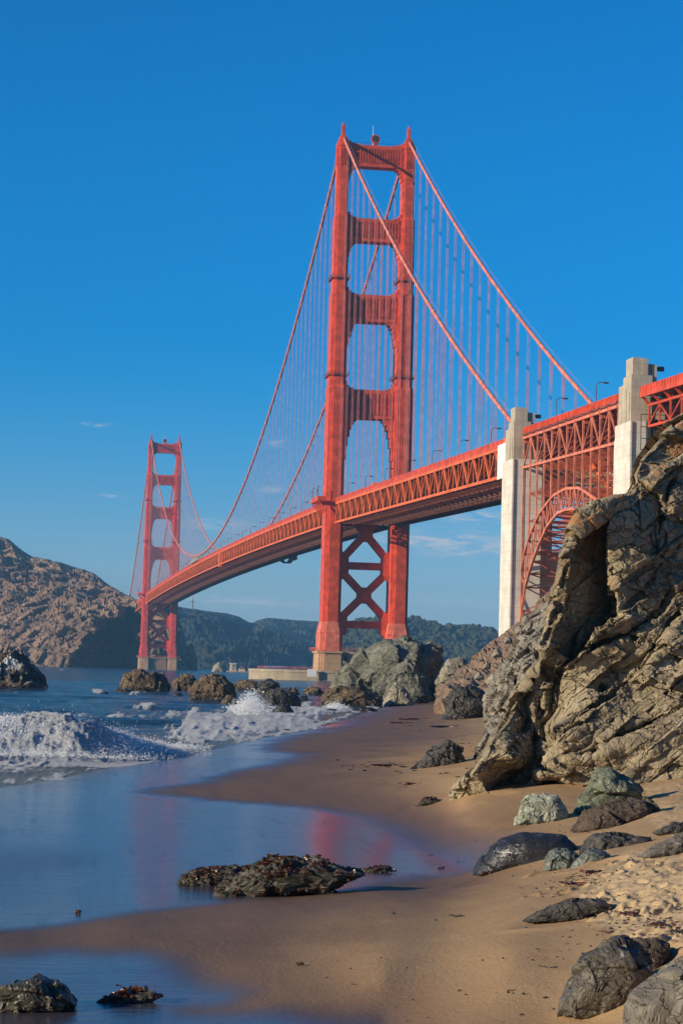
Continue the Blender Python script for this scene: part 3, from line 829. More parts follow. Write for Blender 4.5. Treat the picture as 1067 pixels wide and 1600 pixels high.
# ---- approach viaduct right of the second pylon
V_ = empty('approach_viaduct', (0, 0, 0), label='orange truss viaduct leading off the right edge behind the rock', cat='viaduct')
VY = [-456.5-7.6*k for k in range(15)]
vt = lambda y: 63.0+.03*(y+456); vb = lambda y: vt(y)-6.5
for x in (-13.2, 13.2):
    m = MB()
    for i in range(14):
        a, b = VY[i], VY[i+1]
        m.beam((x, a, vt(a)-2.1), (x, b, vt(b)-2.1), .5, .5); m.beam((x, a, vb(a)), (x, b, vb(b)), .5, .5)
        if i % 2: m.beam((x, a, vt(a)-2.4), (x, b, vb(b)+.3), .28, .28)
        else: m.beam((x, a, vb(a)+.3), (x, b, vt(b)-2.4), .28, .28)
        m.beam((x, a, vb(a)), (x, a, vt(a)-2), .35, .35)
        m.beam((x, a, vt(a)-2.0), (x-1.5*np.sign(-x)*-1*0+(-1.6 if x < 0 else 1.6), a, vt(a)-.3), .4, .5)
    m.build('side_truss', M_or, V_)
for x in (-15, 15):
    m = MB()
    for i in range(14):
        a, b = VY[i], VY[i+1]
        m.beam((x, a, vt(a)-.1), (x, b, vt(b)-.1), .35, 1.0); m.beam((x, a, vt(a)+.9), (x, b, vt(b)+.9), .08, 1.4); m.beam((x, a, vt(a)+1.6), (x, b, vt(b)+1.6), .2, .2)
        for k in range(4): y = a+(b-a)*k/4; m.beam((x-.1, y, vt(y)), (x-.1, y, vt(y)+1.7), .2, .2)
    m.build('railing', M_or, V_)
m = MB(); m.beam((0, VY[0], vt(VY[0])), (0, VY[-1], vt(VY[-1])), 29, .5)
for y in VY: m.beam((-13, y, vt(y)-1.2), (13, y, vt(y)-1.2), .5, 1.6); m.beam((-13, y, vb(y)), (13, y, vb(y)), .5, .5); m.beam((-13, y, vb(y)), (0, y, vt(y)-2), .3, .3); m.beam((13, y, vb(y)), (0, y, vt(y)-2), .3, .3)
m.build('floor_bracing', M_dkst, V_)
for y in (VY[3], VY[4], VY[9], VY[10]):
    for x in (-12, 12): m = MB(); m.beam((x, y, vb(y)), (x*1.15, y, 20), .8, .8); m.build('bent', M_tr, V_)

# ---- fender ring round the near pier
def oval(rx, ry, n=56, e=2.6):
    return [(rx*np.sign(math.cos(t))*abs(math.cos(t))**(2/e), ry*np.sign(math.sin(t))*abs(math.sin(t))**(2/e)) for t in [2*math.pi*k/n for k in range(n)]]
FT = empty('concrete_fender', (0, 0, 0), label='low oval concrete fender wall in the water around the near tower pier', cat='sea wall')
o1, o2 = oval(46, 24), oval(41.5, 19.5); n = len(o1)
m = MB(); m.add([(x, y, z) for z in (-3, 3.9) for x, y in o1]+[(x, y, z) for z in (-3, 3.9) for x, y in o2],
    [(i, (i+1) % n, n+(i+1) % n, n+i) for i in range(n)]+[(2*n+(i+1) % n, 2*n+i, 3*n+i, 3*n+(i+1) % n) for i in range(n)]+[(n+i, n+(i+1) % n, 3*n+(i+1) % n, 3*n+i) for i in range(n)])
m.build('wall', M_fend, FT)
m = MB(); o3 = oval(46.3, 24.3); m.add([(x, y, z) for z in (3.2, 4.2) for x, y in o3]+[(x, y, z) for z in (3.2, 4.2) for x, y in o2],
    [(i, (i+1) % n, n+(i+1) % n, n+i) for i in range(n)]+[(n+i, n+(i+1) % n, 3*n+(i+1) % n, 3*n+i) for i in range(n)]+[(2*n+(i+1) % n, 2*n+i, 3*n+i, 3*n+(i+1) % n) for i in range(n)])
m.build('cap', M_fend, FT)
m = MB(); o4 = oval(42.5, 20.5)
for i in range(n):
    a, b = o4[i], o4[(i+1) % n]
    m.beam((*a, 4.2), (*a, 5.3), .12, .12); m.beam((*a, 5.25), (*b, 5.25), .08, .08); m.beam((*a, 4.75), (*b, 4.75), .06, .06)
m.build('railing', M_or2, FT)
m = MB(); m.box(-25.5, -22.0, -24.75, -24.33, 1.6, 4.6); m.build('sign_board', M_white, FT)
# ================================================================== SHORE, SEA, HILLS
def hy(u): return 1033+.0275*(u-18.8)
def tps_fit(P, z, lin=False, reg=1e-6):
    P = np.asarray(P, float); z = np.asarray(z, float); n = len(P)
    d = np.linalg.norm(P[:, None]-P[None], axis=2)
    K = d if lin else np.where(d > 0, d*d*np.log(d+1e-12), 0)
    A = np.zeros((n+3, n+3)); A[:n, :n] = K+np.eye(n)*reg; A[:n, n] = 1; A[:n, n+1:] = P; A[n, :n] = 1; A[n+1:, :n] = P.T
    w = np.linalg.solve(A, np.concatenate([z, [0, 0, 0]]))
    def f(Q):
        out = np.empty(len(Q))
        for i in range(0, len(Q), 60000):
            q = Q[i:i+60000]; dd = np.linalg.norm(q[:, None]-P[None], axis=2)
            k = dd if lin else dd*dd*np.log(dd+1e-12)
            out[i:i+60000] = k@w[:n]+w[n]+q@w[n+1:]
        return out
    return f
BEACH = [  # pixel on the photograph, height of the sand there
    (0, 1232, .03), (-200, 1255, .03), (150, 1205, .03), (290, 1178, .03), (420, 1153, .03), (540, 1126, .03), (610, 1103, .03), (680, 1090, .25), (740, 1092, .9),
    (0, 1300, .26), (150, 1290, .27), (300, 1300, .30), (450, 1300, .32), (600, 1310, .34), (700, 1335, .37), (-250, 1330, .25),
    (230, 1243, .27), (400, 1222, .42), (330, 1200, .25), (500, 1170, .42), (640, 1140, .6), (560, 1210, .72), (640, 1225, .85), (720, 1150, .85),
    (560, 1255, .48), (700, 1275, .7), (770, 1290, .95), (800, 1240, 1.35), (735, 1245, 1.15), (870, 1215, 1.6), (1000, 1212, 1.8), (1150, 1215, 2.0),
    (1030, 1180, 2.2), (900, 1150, 2.0),
    (0, 1440, .34), (150, 1425, .35), (300, 1405, .37), (450, 1395, .39), (600, 1375, .40), (730, 1350, .44),
    (0, 1462, .44), (200, 1450, .5), (400, 1430, .6), (600, 1410, .72), (760, 1380, .85), (900, 1340, 1.25), (1050, 1300, 1.65), (1060, 1250, 1.8),
    (900, 1290, 1.25), (1060, 1350, 1.75), (900, 1400, 1.35), (1060, 1420, 1.65), (700, 1450, 1.0), (500, 1460, .78), (300, 1475, .6),
    (0, 1510, .5), (150, 1530, .51), (300, 1540, .55), (0, 1600, .52), (200, 1600, .55), (420, 1560, .66), (600, 1530, .9), (800, 1500, 1.2), (1060, 1500, 1.6),
    (420, 1600, .62), (600, 1600, .66), (850, 1600, 1.0), (1060, 1600, 1.4), (-300, 1450, .35), (-300, 1600, .5), (1250, 1400, 2.0), (1250, 1600, 1.8)]
SEABED = [(0, 1180, -.9), (0, 1120, -2.5), (200, 1150, -.9), (300, 1130, -1.1), (300, 1090, -2.5), (450, 1108, -.7), (560, 1082, -.5), (640, 1075, -.2), (-300, 1200, -.9), (-300, 1120, -3),
          (300, 1060, -5), (100, 1060, -6), (500, 1062, -3), (640, 1062, -1.2), (780, 1075, 1.5), (950, 1075, 4), (1200, 1090, 6)]
_P, _z = [], []
for u, v, z in BEACH: p = onz(u, v, z); _P.append(p); _z.append(z)
for u, v, z in SEABED: p = onz(u, v, 0); _P.append(p); _z.append(z)
_r, _d = rd(np.array(_P))
_tps = tps_fit(np.stack([_r/_d*14, np.log(_d)*2.2], 1), _z, reg=1e-4)
def sand_z(r, d):
    z = np.clip(_tps(np.stack([np.clip(r/d, -.32, .32)*14, np.log(np.clip(d, 10, 520))*2.2], 1)), -8, 9)
    return z
def surf_z(P):
    r, d = rd(P); return np.maximum(sand_z(np.atleast_1d(r), np.atleast_1d(d)), 0)
def ground_hit(u, v):
    """distance along the pixel's ray to sand or water"""
    D = np.exp(np.linspace(math.log(11), math.log(900), 1500)); R_ = ray(u, v)
    P = CAM+R_[None]*D[:, None]; g = P[:, 2]-surf_z(P)
    k = np.argmax(g < 0)
    if g[k] >= 0: return 900.
    t = g[k-1]/(g[k-1]-g[k]); return D[k-1]+t*(D[k]-D[k-1])

def poly_sd(U, Vv, poly):
    """distance to a polygon outline (positive inside) and the nearest outline point"""
    P = np.array(poly, float); Q = np.roll(P, -1, 0)
    best = np.full(U.shape, 1e18); nu = np.zeros_like(U); nv = np.zeros_like(U); ins = np.zeros(U.shape, bool)
    for (ax, ay), (bx, by) in zip(P, Q):
        ex, ey = bx-ax, by-ay; t = np.clip(((U-ax)*ex+(Vv-ay)*ey)/(ex*ex+ey*ey+1e-9), 0, 1)
        px, py = ax+t*ex, ay+t*ey; d = (U-px)**2+(Vv-py)**2; m = d < best
        best = np.where(m, d, best); nu = np.where(m, px, nu); nv = np.where(m, py, nv)
        c = ((ay > Vv) != (by > Vv)); xx = (bx-ax)*(Vv-ay)/np.where(abs(by-ay) < 1e-9, 1e-9, by-ay)+ax
        ins ^= c & (U < xx)
    s = np.sqrt(best); return np.where(ins, s, -s), nu, nv
def line_dist(U, Vv, pts):
    best = np.full(U.shape, 1e18); side = np.zeros_like(U)
    for (ax, ay), (bx, by) in zip(pts[:-1], pts[1:]):
        ex, ey = bx-ax, by-ay; t = np.clip(((U-ax)*ex+(Vv-ay)*ey)/(ex*ex+ey*ey), 0, 1)
        d = (U-ax-t*ex)**2+(Vv-ay-t*ey)**2; m = d < best
        best = np.where(m, d, best); side = np.where(m, ex*(Vv-ay)-ey*(U-ax), side)
    return np.sqrt(best), np.sign(side)
def sstep(x, a, b):
    t = np.clip((x-a)/(b-a), 0, 1); return t*t*(3-2*t)
def polar(phis, ds):
    ph, dd = np.meshgrid(phis, ds, indexing='xy')
    r = np.tan(ph)*dd; d = dd
    X = CAM[0]+r*RH[0]+d*FH[0]; Y = CAM[1]+r*RH[1]+d*FH[1]
    nr, nc = ph.shape; i = np.arange(nr*nc).reshape(nr, nc)
    F = np.stack([i[:-1, :-1].ravel(), i[:-1, 1:].ravel(), i[1:, 1:].ravel(), i[1:, :-1].ravel()], 1)
    return X.ravel(), Y.ravel(), r.ravel(), d.ravel(), F

# ---------------------------------------------------------------- sand
phis = np.concatenate([np.radians(np.linspace(-50, -11.5, 20)), np.radians(np.linspace(-11, 11, 600)), np.radians(np.linspace(11.5, 50, 20))])
ds = np.concatenate([np.linspace(2, 13, 12), 14*np.exp(np.arange(0, 900)*.0019), 14*np.exp(900*.0019)*np.exp(np.arange(1, 170)*.012)])
X, Y, r_, d_, F = polar(phis, ds)
Z = sand_z(r_, d_)
core = (abs(r_/d_) < .2)
P3 = np.stack([X, Y, np.zeros_like(X)], 1)
u_, v_, _c = proj(np.stack([X, Y, Z], 1))
# hummocks and long low undulations of the sand
Z = Z + .035*fbm(P3*[.35, .35, 1], 3, 11)*sstep(Z, .1, .8)
# wetness: near the sea, in the shallow pool and in the lower pool
WET1 = [(-900, 1225), (0, 1225), (300, 1172), (540, 1120), (640, 1097), (668, 1096), (600, 1112), (560, 1130), (520, 1142), (455, 1156), (420, 1166), (485, 1180), (470, 1192), (380, 1206), (300, 1226), (235, 1238), (330, 1250), (430, 1253), (520, 1262), (600, 1282), (690, 1308), (735, 1328), (748, 1344),
        (735, 1358), (660, 1368), (560, 1386), (440, 1401), (300, 1418), (150, 1440), (0, 1458), (-900, 1500)]
WET2 = [(-900, 1500), (0, 1484), (110, 1476), (210, 1485), (290, 1502), (335, 1530), (395, 1548), (370, 1572), (300, 1580), (600, 1583), (640, 1610), (500, 1700), (-900, 1700)]
cam_m = FPX
def wet_of(poly, soft):
    # outline laid on the sand itself, then measured in metres on the ground
    W_ = []
    for u, v in poly:
        D_ = ground_hit(float(np.clip(u, -250, 1300)), v); p = CAM+ray(np.clip(u, -250, 1300), v)*D_; a, b = rd(p); W_.append((float(a)/float(b)*60, math.log(float(b))*30))
    s, _, _ = poly_sd(r_/d_*60, np.log(np.maximum(d_, 1))*30, W_)
    return s
nz = fbm(np.stack([r_*.5, d_*.22, 0*r_], 1), 4, 5)
s1 = wet_of(WET1, 1)+nz*.25; s2 = wet_of(WET2, 1)+nz*.4
soft = sstep(u_, 420, 680)*sstep(v_, 1200, 1260)*(1-sstep(v_, 1325, 1345))
film = np.maximum(sstep(s1+.35*nz, -.7-.5*soft, .9+.7*soft), sstep(s2+.5*nz, -.8, 1.5)*.92)
damp = np.maximum(sstep(s1, -2.6, .2), sstep(s2, -3.5, .6))
damp = np.maximum(damp, 1-sstep(Z+nz*.12, .5, 1.15))
film = film*(1-.25*sstep(fbm(np.stack([r_*.12, d_*.06, 0*r_+3], 1), 3, 9), .0, .5))
# trampled dry sand on the right
TR = [(1100, 1330), (985, 1335), (930, 1372), (905, 1400), (935, 1440), (1000, 1470), (1100, 1490)]
sT, _, _ = poly_sd(u_, v_, TR)
TR2 = [(1100, 1215), (985, 1225), (975, 1250), (1030, 1300), (1100, 1300)]
sT2, _, _ = poly_sd(u_, v_, TR2)
TR3 = [(575, 1205), (700, 1200), (720, 1235), (650, 1250), (590, 1232)]
sT3, _, _ = poly_sd(u_, v_, TR3)
rough = np.where(core, np.maximum.reduce([sstep(sT, -22, 14), .6*sstep(sT2, -12, 10), .12*sstep(sT3, -8, 8), .12*sstep(u_, 840, 960)*sstep(v_, 1205, 1240)]), 0)
m = core & (d_ < 75)
add = np.zeros_like(Z)
q = P3[m]
n1 = fbm(q*2.6, 4, 21); n2 = -np.abs(vnoise(q*4.3+9, 31))+.4
lum = .045*n1+.035*n2+.02*fbm(q*9, 2, 33)
add[m] += rough[m]*lum*1.1 + (1-rough[m])*(.004*fbm(q*3, 3, 41))*(1-film[m])
def dent(p, ang, L, w, dep):
    dx, dy = X[m]-p[0], Y[m]-p[1]; ca, sa = math.cos(ang), math.sin(ang)
    k = ((dx*ca+dy*sa)/L)**2+((-dx*sa+dy*ca)/w)**2
    a = np.zeros_like(dx); w_ = k < 9
    a[w_] = -dep*np.exp(-k[w_]**1.5*.9)+dep*.42*np.exp(-(np.sqrt(k[w_])-1.45)**2*7)
    return a
g = np.zeros(m.sum())
DENT = []
for i in range(95):
    u, v = random.uniform(905, 1075), random.uniform(1345, 1490)
    if poly_sd(np.array([float(u)]), np.array([float(v)]), TR)[0][0] > -8: DENT.append((u, v, .05+random.random()*.05))
for (u, v) in [(838, 1368), (830, 1398), (892, 1392), (905, 1388), (858, 1395), (900, 1378), (950, 1368), (962, 1378), (985, 1372), (1000, 1383), (1030, 1388), (600, 1215), (612, 1209), (640, 1228), (660, 1222), (1040, 1232), (1010, 1240),
               (745, 1150), (752, 1156), (738, 1163), (748, 1170), (730, 1176), (925, 1400), (870, 1385), (878, 1397), (960, 1425), (975, 1418), (990, 1430), (1055, 1455), (1062, 1470), (830, 1226), (855, 1222)]:
    DENT.append((u, v, .06))
for (u, v, dp) in DENT:
    p = CAM+ray(u, v)*ground_hit(u, v); g += dent(p, random.uniform(0, 3.14), random.uniform(.09, .19), random.uniform(.06, .1), dp)
for (u, v, w_) in [(840, 1286, 42), (876, 1274, 14), (940, 1268, 50), (930, 1296, 60), (820, 1362, 78), (876, 1360, 28), (930, 1354, 34), (885, 1438, 62), (930, 1592, 72), (1020, 1510, 34), (690, 1204, 42), (765, 1245, 30), (870, 1212, 40), (960, 1212, 60), (674, 1256, 16), (1050, 1335, 50)]:
    D_ = ground_hit(u, v-2); p = CAM+ray(u, v-2)*D_; wm = w_/FPX*D_*1.25
    dx = (X[m]-p[0])*RH[0]+(Y[m]-p[1])*RH[1]; dy = (X[m]-p[0])*FH[0]+(Y[m]-p[1])*FH[1]
    k = np.sqrt((dx/wm)**2+(dy/(wm*1.1))**2); g += -.055*np.exp(-(k/.95)**4)+.03*np.exp(-((k-1.35)/.22)**2)*(.5+.5*np.sin(np.arctan2(dy, dx)*2+u))
add[m] += g
Z = Z+add
V = np.stack([X, Y, Z], 1)
if normals(V[:1300], F[:600])[700][2] < 0: F = F[:, ::-1]
ms, t, b = newmat('beach_sand')
p = wpos(t); fil = t.attr('film'); dmp = t.attr('damp'); rgh = t.attr('trampled')
n1 = t.noise(p, 1.3, 6, .6); n2 = t.noise(t.map(p, (1, .25, 1), (0, 0, .25)), 3.0, 5, .6); n3 = t.noise(p, 90, 3, .7); n4 = t.noise(p, 14, 5, .7)
dry = t.mix(n1, (.34, .205, .095), (.44, .285, .142)); dry = t.mix(t.math('MULTIPLY', t.smooth(n3, .5, .75), .35), dry, (.17, .10, .055))
dry = t.mix(t.math('MULTIPLY', rgh, .6), dry, (.53, .40, .235))
wetc = t.mix(n2, (.155, .088, .047), (.205, .120, .065)); wetc = t.mix(t.math('MULTIPLY', t.smooth(n3, .5, .8), .3), wetc, (.10, .06, .04))
tb = t.noise(t.map(p, (1.6, .22, 1), (0, 0, -.30)), .55, 6, .65, .4); dry = t.mix(t.math('MULTIPLY', t.smooth(tb, .46, .66), .45), dry, (.22, .135, .07)); wetc = t.mix(t.math('MULTIPLY', t.smooth(tb, .44, .62), .4), wetc, (.11, .062, .036))
c = t.mix(dmp, dry, wetc)
c = t.mix(t.math('MULTIPLY', fil, .8), c, (.018, .040, .075))  # film base tinted blue, deepening the sky reflection by colour
spk = t.smooth(t.noise(p, 38, 2, .5), .70, .74); c = t.mix(t.math('MULTIPLY', spk, .5), c, (.05, .035, .025))
t.put(b.inputs['Base Color'], c)
rr = t.math('SUBTRACT', .92, t.math('MULTIPLY', dmp, .30)); mixr = t.new('ShaderNodeMix', data_type='FLOAT'); t.put(mixr.inputs[0], fil); t.put(mixr.inputs[2], rr); stk = t.noise(t.map(p, (2.2, .16, 1), (0, 0, -.22)), 1.0, 5, .7); t.put(mixr.inputs[3], t.math('ADD', .11, t.math('MULTIPLY', t.smooth(stk, .50, .75), .08)))
t.put(b.inputs['Roughness'], mixr.outputs[0]); b.inputs['IOR'].default_value = 1.31
rip = t.noise(t.map(p, (.35, 1.6, 1), (0, 0, -.145)), 2.2, 4, .6, .5)
hh = t.math('ADD', t.math('MULTIPLY', t.math('SUBTRACT', 1.0, fil), t.math('ADD', t.math('MULTIPLY', n4, .6), t.math('MULTIPLY', n3, .10))), t.math('ADD', t.math('MULTIPLY', rip, t.math('ADD', .04, t.math('MULTIPLY', fil, .62))), t.math('MULTIPLY', t.math('MULTIPLY', fil, .10), t.noise(t.map(p, (1, 2.4, 1), (0, 0, -.145)), 11, 3, .6))))
bump(t, b, hh, .8, .04)
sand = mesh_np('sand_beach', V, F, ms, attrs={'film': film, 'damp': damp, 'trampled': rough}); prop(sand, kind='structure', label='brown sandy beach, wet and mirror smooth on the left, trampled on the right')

# ---------------------------------------------------------------- sea
phis = np.concatenate([np.radians(np.linspace(-65, -12, 30)), np.radians(np.linspace(-11.5, 11.5, 620)), np.radians(np.linspace(12, 65, 30))])
ds = np.concatenate([np.linspace(58, 72, 30)[:-1], np.arange(72, 128, .22), 128*np.exp(np.arange(0, 260)*.0055), 128*np.exp(260*.0055)*np.exp(np.arange(1, 92)*.033)])
ds = ds[ds < 9200]
X, Y, r_, d_, F = polar(phis, ds)
P3 = np.stack([r_, d_, np.zeros_like(r_)], 1)
sz = sand_z(r_, d_)
dep = np.clip(-sz, 0, 6); land = sz > .25
fade = np.exp(-d_/900)
sh = sstep(dep, 0, 1.5)
Zs = .34*fbm(P3*[.12, .34, 1], 5, 61)*(0.2+sh)*np.exp(-d_/1800) + .10*fbm(P3*[.8, 1.5, 1]+5, 3, 66, ridge=True)*np.exp(-d_/300)*(.15+sh)
Zs = Zs + .22*np.sin((d_+r_*.25)/9.0+1.5*fbm(P3*[.02, .03, 1], 2, 70))*sstep(d_, 105, 150)*np.exp(-d_/1200)*sh
# breaking wave
foot = np.array([rd(onz(u, v, 0)) for u, v in [(-400, 1186), (0, 1193), (100, 1193), (160, 1193), (215, 1192), (265, 1189), (330, 1184), (430, 1176)]]).reshape(-1, 2)
hts = [1.6, 1.55, 1.5, 1.15, .72, .42, .2, .0]
an = np.arctan2(r_, d_); fa = np.arctan2(foot[:, 0], foot[:, 1]); o = np.argsort(fa)
fd = np.interp(an, fa[o], foot[o, 1]); H = np.interp(an, fa[o], np.array(hts)[o])*(1+.16*np.sin(an*46+1.0)); H = np.where(an > fa.max(), 0, H)
tt = d_-fd + .9*fbm(P3*[.35, .1, 1], 3, 75)
prof = (.3*sstep(tt, -.2, 1.6)+.7*sstep(tt, .3, 7.0))*np.where(tt > 7, np.exp(-((tt-7)/5.0)**1.4), 1)
turb = fbm(P3*[.9, .9, 1]+3, 5, 80, ridge=True)
band = np.exp(-(np.abs(tt-4.6)/5.2)**3)
Hn = H*(1+.28*fbm(P3*[.22, .05, 1]+11, 3, 83))
Zs = Zs + Hn*prof + band*H*.11*turb + band*np.sqrt(H)*.05*fbm(P3*[1.6, 1.2, 1], 3, 88)+band*np.sqrt(H)*.13*np.abs(fbm(P3*[3.4, 2.6, 1], 4, 89, gain=.6))
# thin tongues of foam running up the sand
inw = sstep(H, .1, .4)*sstep(tt, -.8, .2)
Zs = np.where((sz > -.35), (np.maximum(Zs*.25, 0)+.035*sstep(-sz, -.02, .3))*(1-inw)+Zs*inw, Zs)
Zs = np.where(land, -.4-.5*sstep(sz, .25, .8), Zs)
Zs[d_ > 2500] = np.minimum(Zs[d_ > 2500], .02)
u_, v_, _c = proj(np.stack([X, Y, 0*X], 1))
def gs(u0, v0, su, sv, a): return a*np.exp(-((u_-u0)/su)**2-((v_-v0)/sv)**2)
foam = .9*sstep(tt, -16, -2)*(tt < 0)*sstep(H, .05, .9)*(.6+.5*fbm(P3*[.5, .25, 1]+4, 3, 93)) + 1.0*np.exp(-(np.abs(tt-4.2)/6.0)**3)*sstep(H, .02, .5) + .5*np.exp(-((tt-12)/4)**2)*sstep(H, .3, 1.2) + .5*np.exp(-((tt+1.5)/2.2)**2)*sstep(H, .1, .6)
for a in [(330, 1150, 90, 17, 1.0), (420, 1132, 100, 13, 1.0), (480, 1113, 80, 9, .9), (390, 1105, 40, 9, .8), (520, 1106, 40, 6, .6), (300, 1112, 110, 7, .5), (200, 1124, 90, 6, .45), (345, 1122, 70, 8, .6),
          (150, 1081, 18, 2.5, .75), (98, 1082, 10, 1.6, .6), (235, 1084, 60, 2.2, .5), (215, 1105, 50, 2.5, .42), (60, 1120, 60, 4, .2), (350, 1078, 12, 3, .5), (445, 1080, 14, 4, .5), (470, 1100, 40, 6, .6), (440, 1055, 14, 1.2, .3), (100, 1047, 60, 1.0, .35), (210, 1047, 40, 1.0, .3), (40, 1083, 40, 2, .25)]:
    foam = foam+gs(*a)
edge = np.exp(-((dep-.06)/.09)**2)*sstep(d_, 60, 80)*(u_ < 640)*(.45+.35*sstep(u_, -50, 150)); foam = np.maximum(foam, edge)
foam = foam+.10*sstep(fbm(P3*[.12, .3, 1], 3, 91), .42, .6)*(d_ > 120)
nf = fbm(P3*np.stack([1/(.55+d_/170), 1/(.35+d_/60), 1+0*d_], 1)+2, 5, 95, gain=.6)*.5+.5
near = np.exp(-(np.abs(tt-4.2)/5.5)**4)*sstep(H, .3, 1)
nf2 = fbm(P3*np.stack([1/(.22+d_/420), 1/(.16+d_/150), 1+0*d_], 1)+2, 4, 97, gain=.65, ridge=True)
mask = sstep(nf*.75+.20*nf2+foam*.58-.10*(1-near), .54, .86)
mask = np.clip(mask*sstep(foam, .02, .2), 0, 1)
lace = fbm(P3*[1.1, .55, 1]+2*np.stack([vnoise(P3*.8, 150), vnoise(P3*.8, 151), 0*d_], 1), 5, 152, gain=.65)
mask = mask*(1-near*.35*sstep(lace, .05, .28))
Zs = Zs+mask*(d_ < 420)*(.10+d_/2200)*(fbm(P3*np.stack([1/(.35+d_/260), 1/(.25+d_/110), 1+0*d_], 1), 3, 140, ridge=True)*.5+.5)*(.3+.7*sstep(dep, 0, .4))
V = np.stack([X, Y, Zs], 1)
if normals(V[:1500], F[:690])[720][2] < 0: F = F[:, ::-1]
mw, t, b = newmat('sea_water')
p = wpos(t); fo = t.attr('foam'); sh_ = t.attr('shallow')
w1 = t.noise(t.map(p, (1, 2.1, 1), (0, 0, -.145)), .33, 6, .62, .4); w2 = t.noise(t.map(p, (1, 2.2, 1), (0, 0, -.145)), 1.5, 6, .65, .5); w3 = t.noise(p, 7, 4, .6)
wb = t.noise(t.map(p, (1, 2.5, 1), (0, 0, -.145)), .05, 5, .6)
body = t.mix(wb, (.003, .040, .100), (.006, .066, .125)); body = t.mix(t.math('MULTIPLY', sh_, .55), body, (.06, .13, .13))
fn = t.noise(p, 4.2, 7, .75, 1.2)
fm = t.smooth(t.math('ADD', t.math('MULTIPLY', fo, 1.15), t.math('MULTIPLY', t.math('SUBTRACT', fn, .5), 1.5)), .25, .80)
col = t.mix(fm, body, t.mix(t.smooth(fn, .3, .7), (.84, .87, .89), (.96, .96, .95)))
t.put(b.inputs['Base Color'], col); t.put(b.inputs['Roughness'], t.math('ADD', .12, t.math('MULTIPLY', fm, .75))); b.inputs['IOR'].default_value = 1.28
hh = t.math('ADD', t.math('ADD', t.math('MULTIPLY', w1, 1.1), t.math('MULTIPLY', w2, .42)), t.math('ADD', t.math('MULTIPLY', w3, .05), t.math('MULTIPLY', t.math('MULTIPLY', fn, fm), .5)))
bump(t, b, hh, 1.0, 2.2)
sea = mesh_np('sea_water', V, F, mw, attrs={'foam': mask, 'shallow': (1-sstep(dep, .1, 1.8))*(d_ < 300)}); prop(sea, kind='structure', label='deep blue sea with a white breaking wave rolling onto the sand')

# spray: flecks of water thrown up by the breaker and against the rocks
def octa_cloud(pts, rad):
    base = np.array([(1, 0, 0), (-1, 0, 0), (0, 1, 0), (0, -1, 0), (0, 0, 1), (0, 0, -1)], float)
    f = np.array([(0, 2, 4), (2, 1, 4), (1, 3, 4), (3, 0, 4), (2, 0, 5), (1, 2, 5), (3, 1, 5), (0, 3, 5)])
    n = len(pts); s = rad[:, None, None]*rng.uniform(.6, 1.4, (n, 1, 3))
    V = (base[None]*s+pts[:, None]).reshape(-1, 3); Fc = (f[None]+6*np.arange(n)[:, None, None]).reshape(-1, 3)
    return V, Fc
mf, t, b = newmat('white_spray'); b.inputs['Base Color'].default_value = (.88, .9, .92, 1); b.inputs['Roughness'].default_value = .7
def splash(u, vb, hpx, wpx, n, D, lean, rad, name, label):
    P = []
    c = dist_pt(u, vb, D); c[2] = .1; s = D/FPX
    for i in range(n):
        plume = random.choice([(-.75, .35), (-.45, .6), (-.2, .8), (.0, 1.0), (.12, .9), (.35, .7), (.6, .55), (.85, .3)])
        tt_ = random.random()**1.25; k = random.gauss(0, .07+.15*tt_)
        x = (plume[0]*(.4+.6*tt_)+k)*wpx/2*s; z = max(.0, plume[1]*tt_*hpx*s*(1-.9*k*k)+abs(random.gauss(0, .1)))
        z *= random.uniform(.8, 1.1); P.append(c+RT*(x+lean*z)+np.array([0, 0, z])+FW*random.gauss(0, .5))
    P = np.array(P); R_ = rad*rng.random(len(P))**2*2.2+rad*.25
    V, Fc = octa_cloud(P, R_); o = mesh_np(name, V, Fc, mf, smooth=True, origin=P.mean(0)); prop(o, label, 'spray', kind='stuff')
splash(388, 1118, 42, 74, 11000, 205, .12, .018, 'sea_spray', 'white burst of spray against the dark rocks in the surf')
splash(525, 1102, 10, 40, 2500, 255, 0, .018, 'sea_spray', 'small white splash at the foot of the low dark rock')
drp = []
for i in range(80000):
    j = rng.random(); a = np.interp(j, [0, 1], [fa.min()+.1, fa[np.argsort(fa)][-2]]); dd = np.interp(a, np.sort(fa), foot[np.argsort(fa), 1]); hh_ = np.interp(a, np.sort(fa), np.array(hts)[np.argsort(fa)])
    d0 = dd+random.triangular(-1.2, 9.5, 5.0); tq = max(0., min(1, (d0-dd)/7)); z = hh_*(.22+.85*tq*tq*(3-2*tq))*random.uniform(.92, 1.12)+abs(random.gauss(0, .09))*(1+2*(random.random() < .1))
    if rng.random() > (hh_-.15)/.9: continue
    q2 = CAM[:2]+FH*d0+RH*(math.tan(a)*d0); drp.append((q2[0], q2[1], z))
drp = np.array(drp); V, Fc = octa_cloud(drp, .005+.022*rng.random(len(drp))**3); o = mesh_np('sea_spray', V, Fc, mf, origin=drp.mean(0)); prop(o, 'fine white droplets flying off the breaking wave on the left', 'spray', kind='stuff')

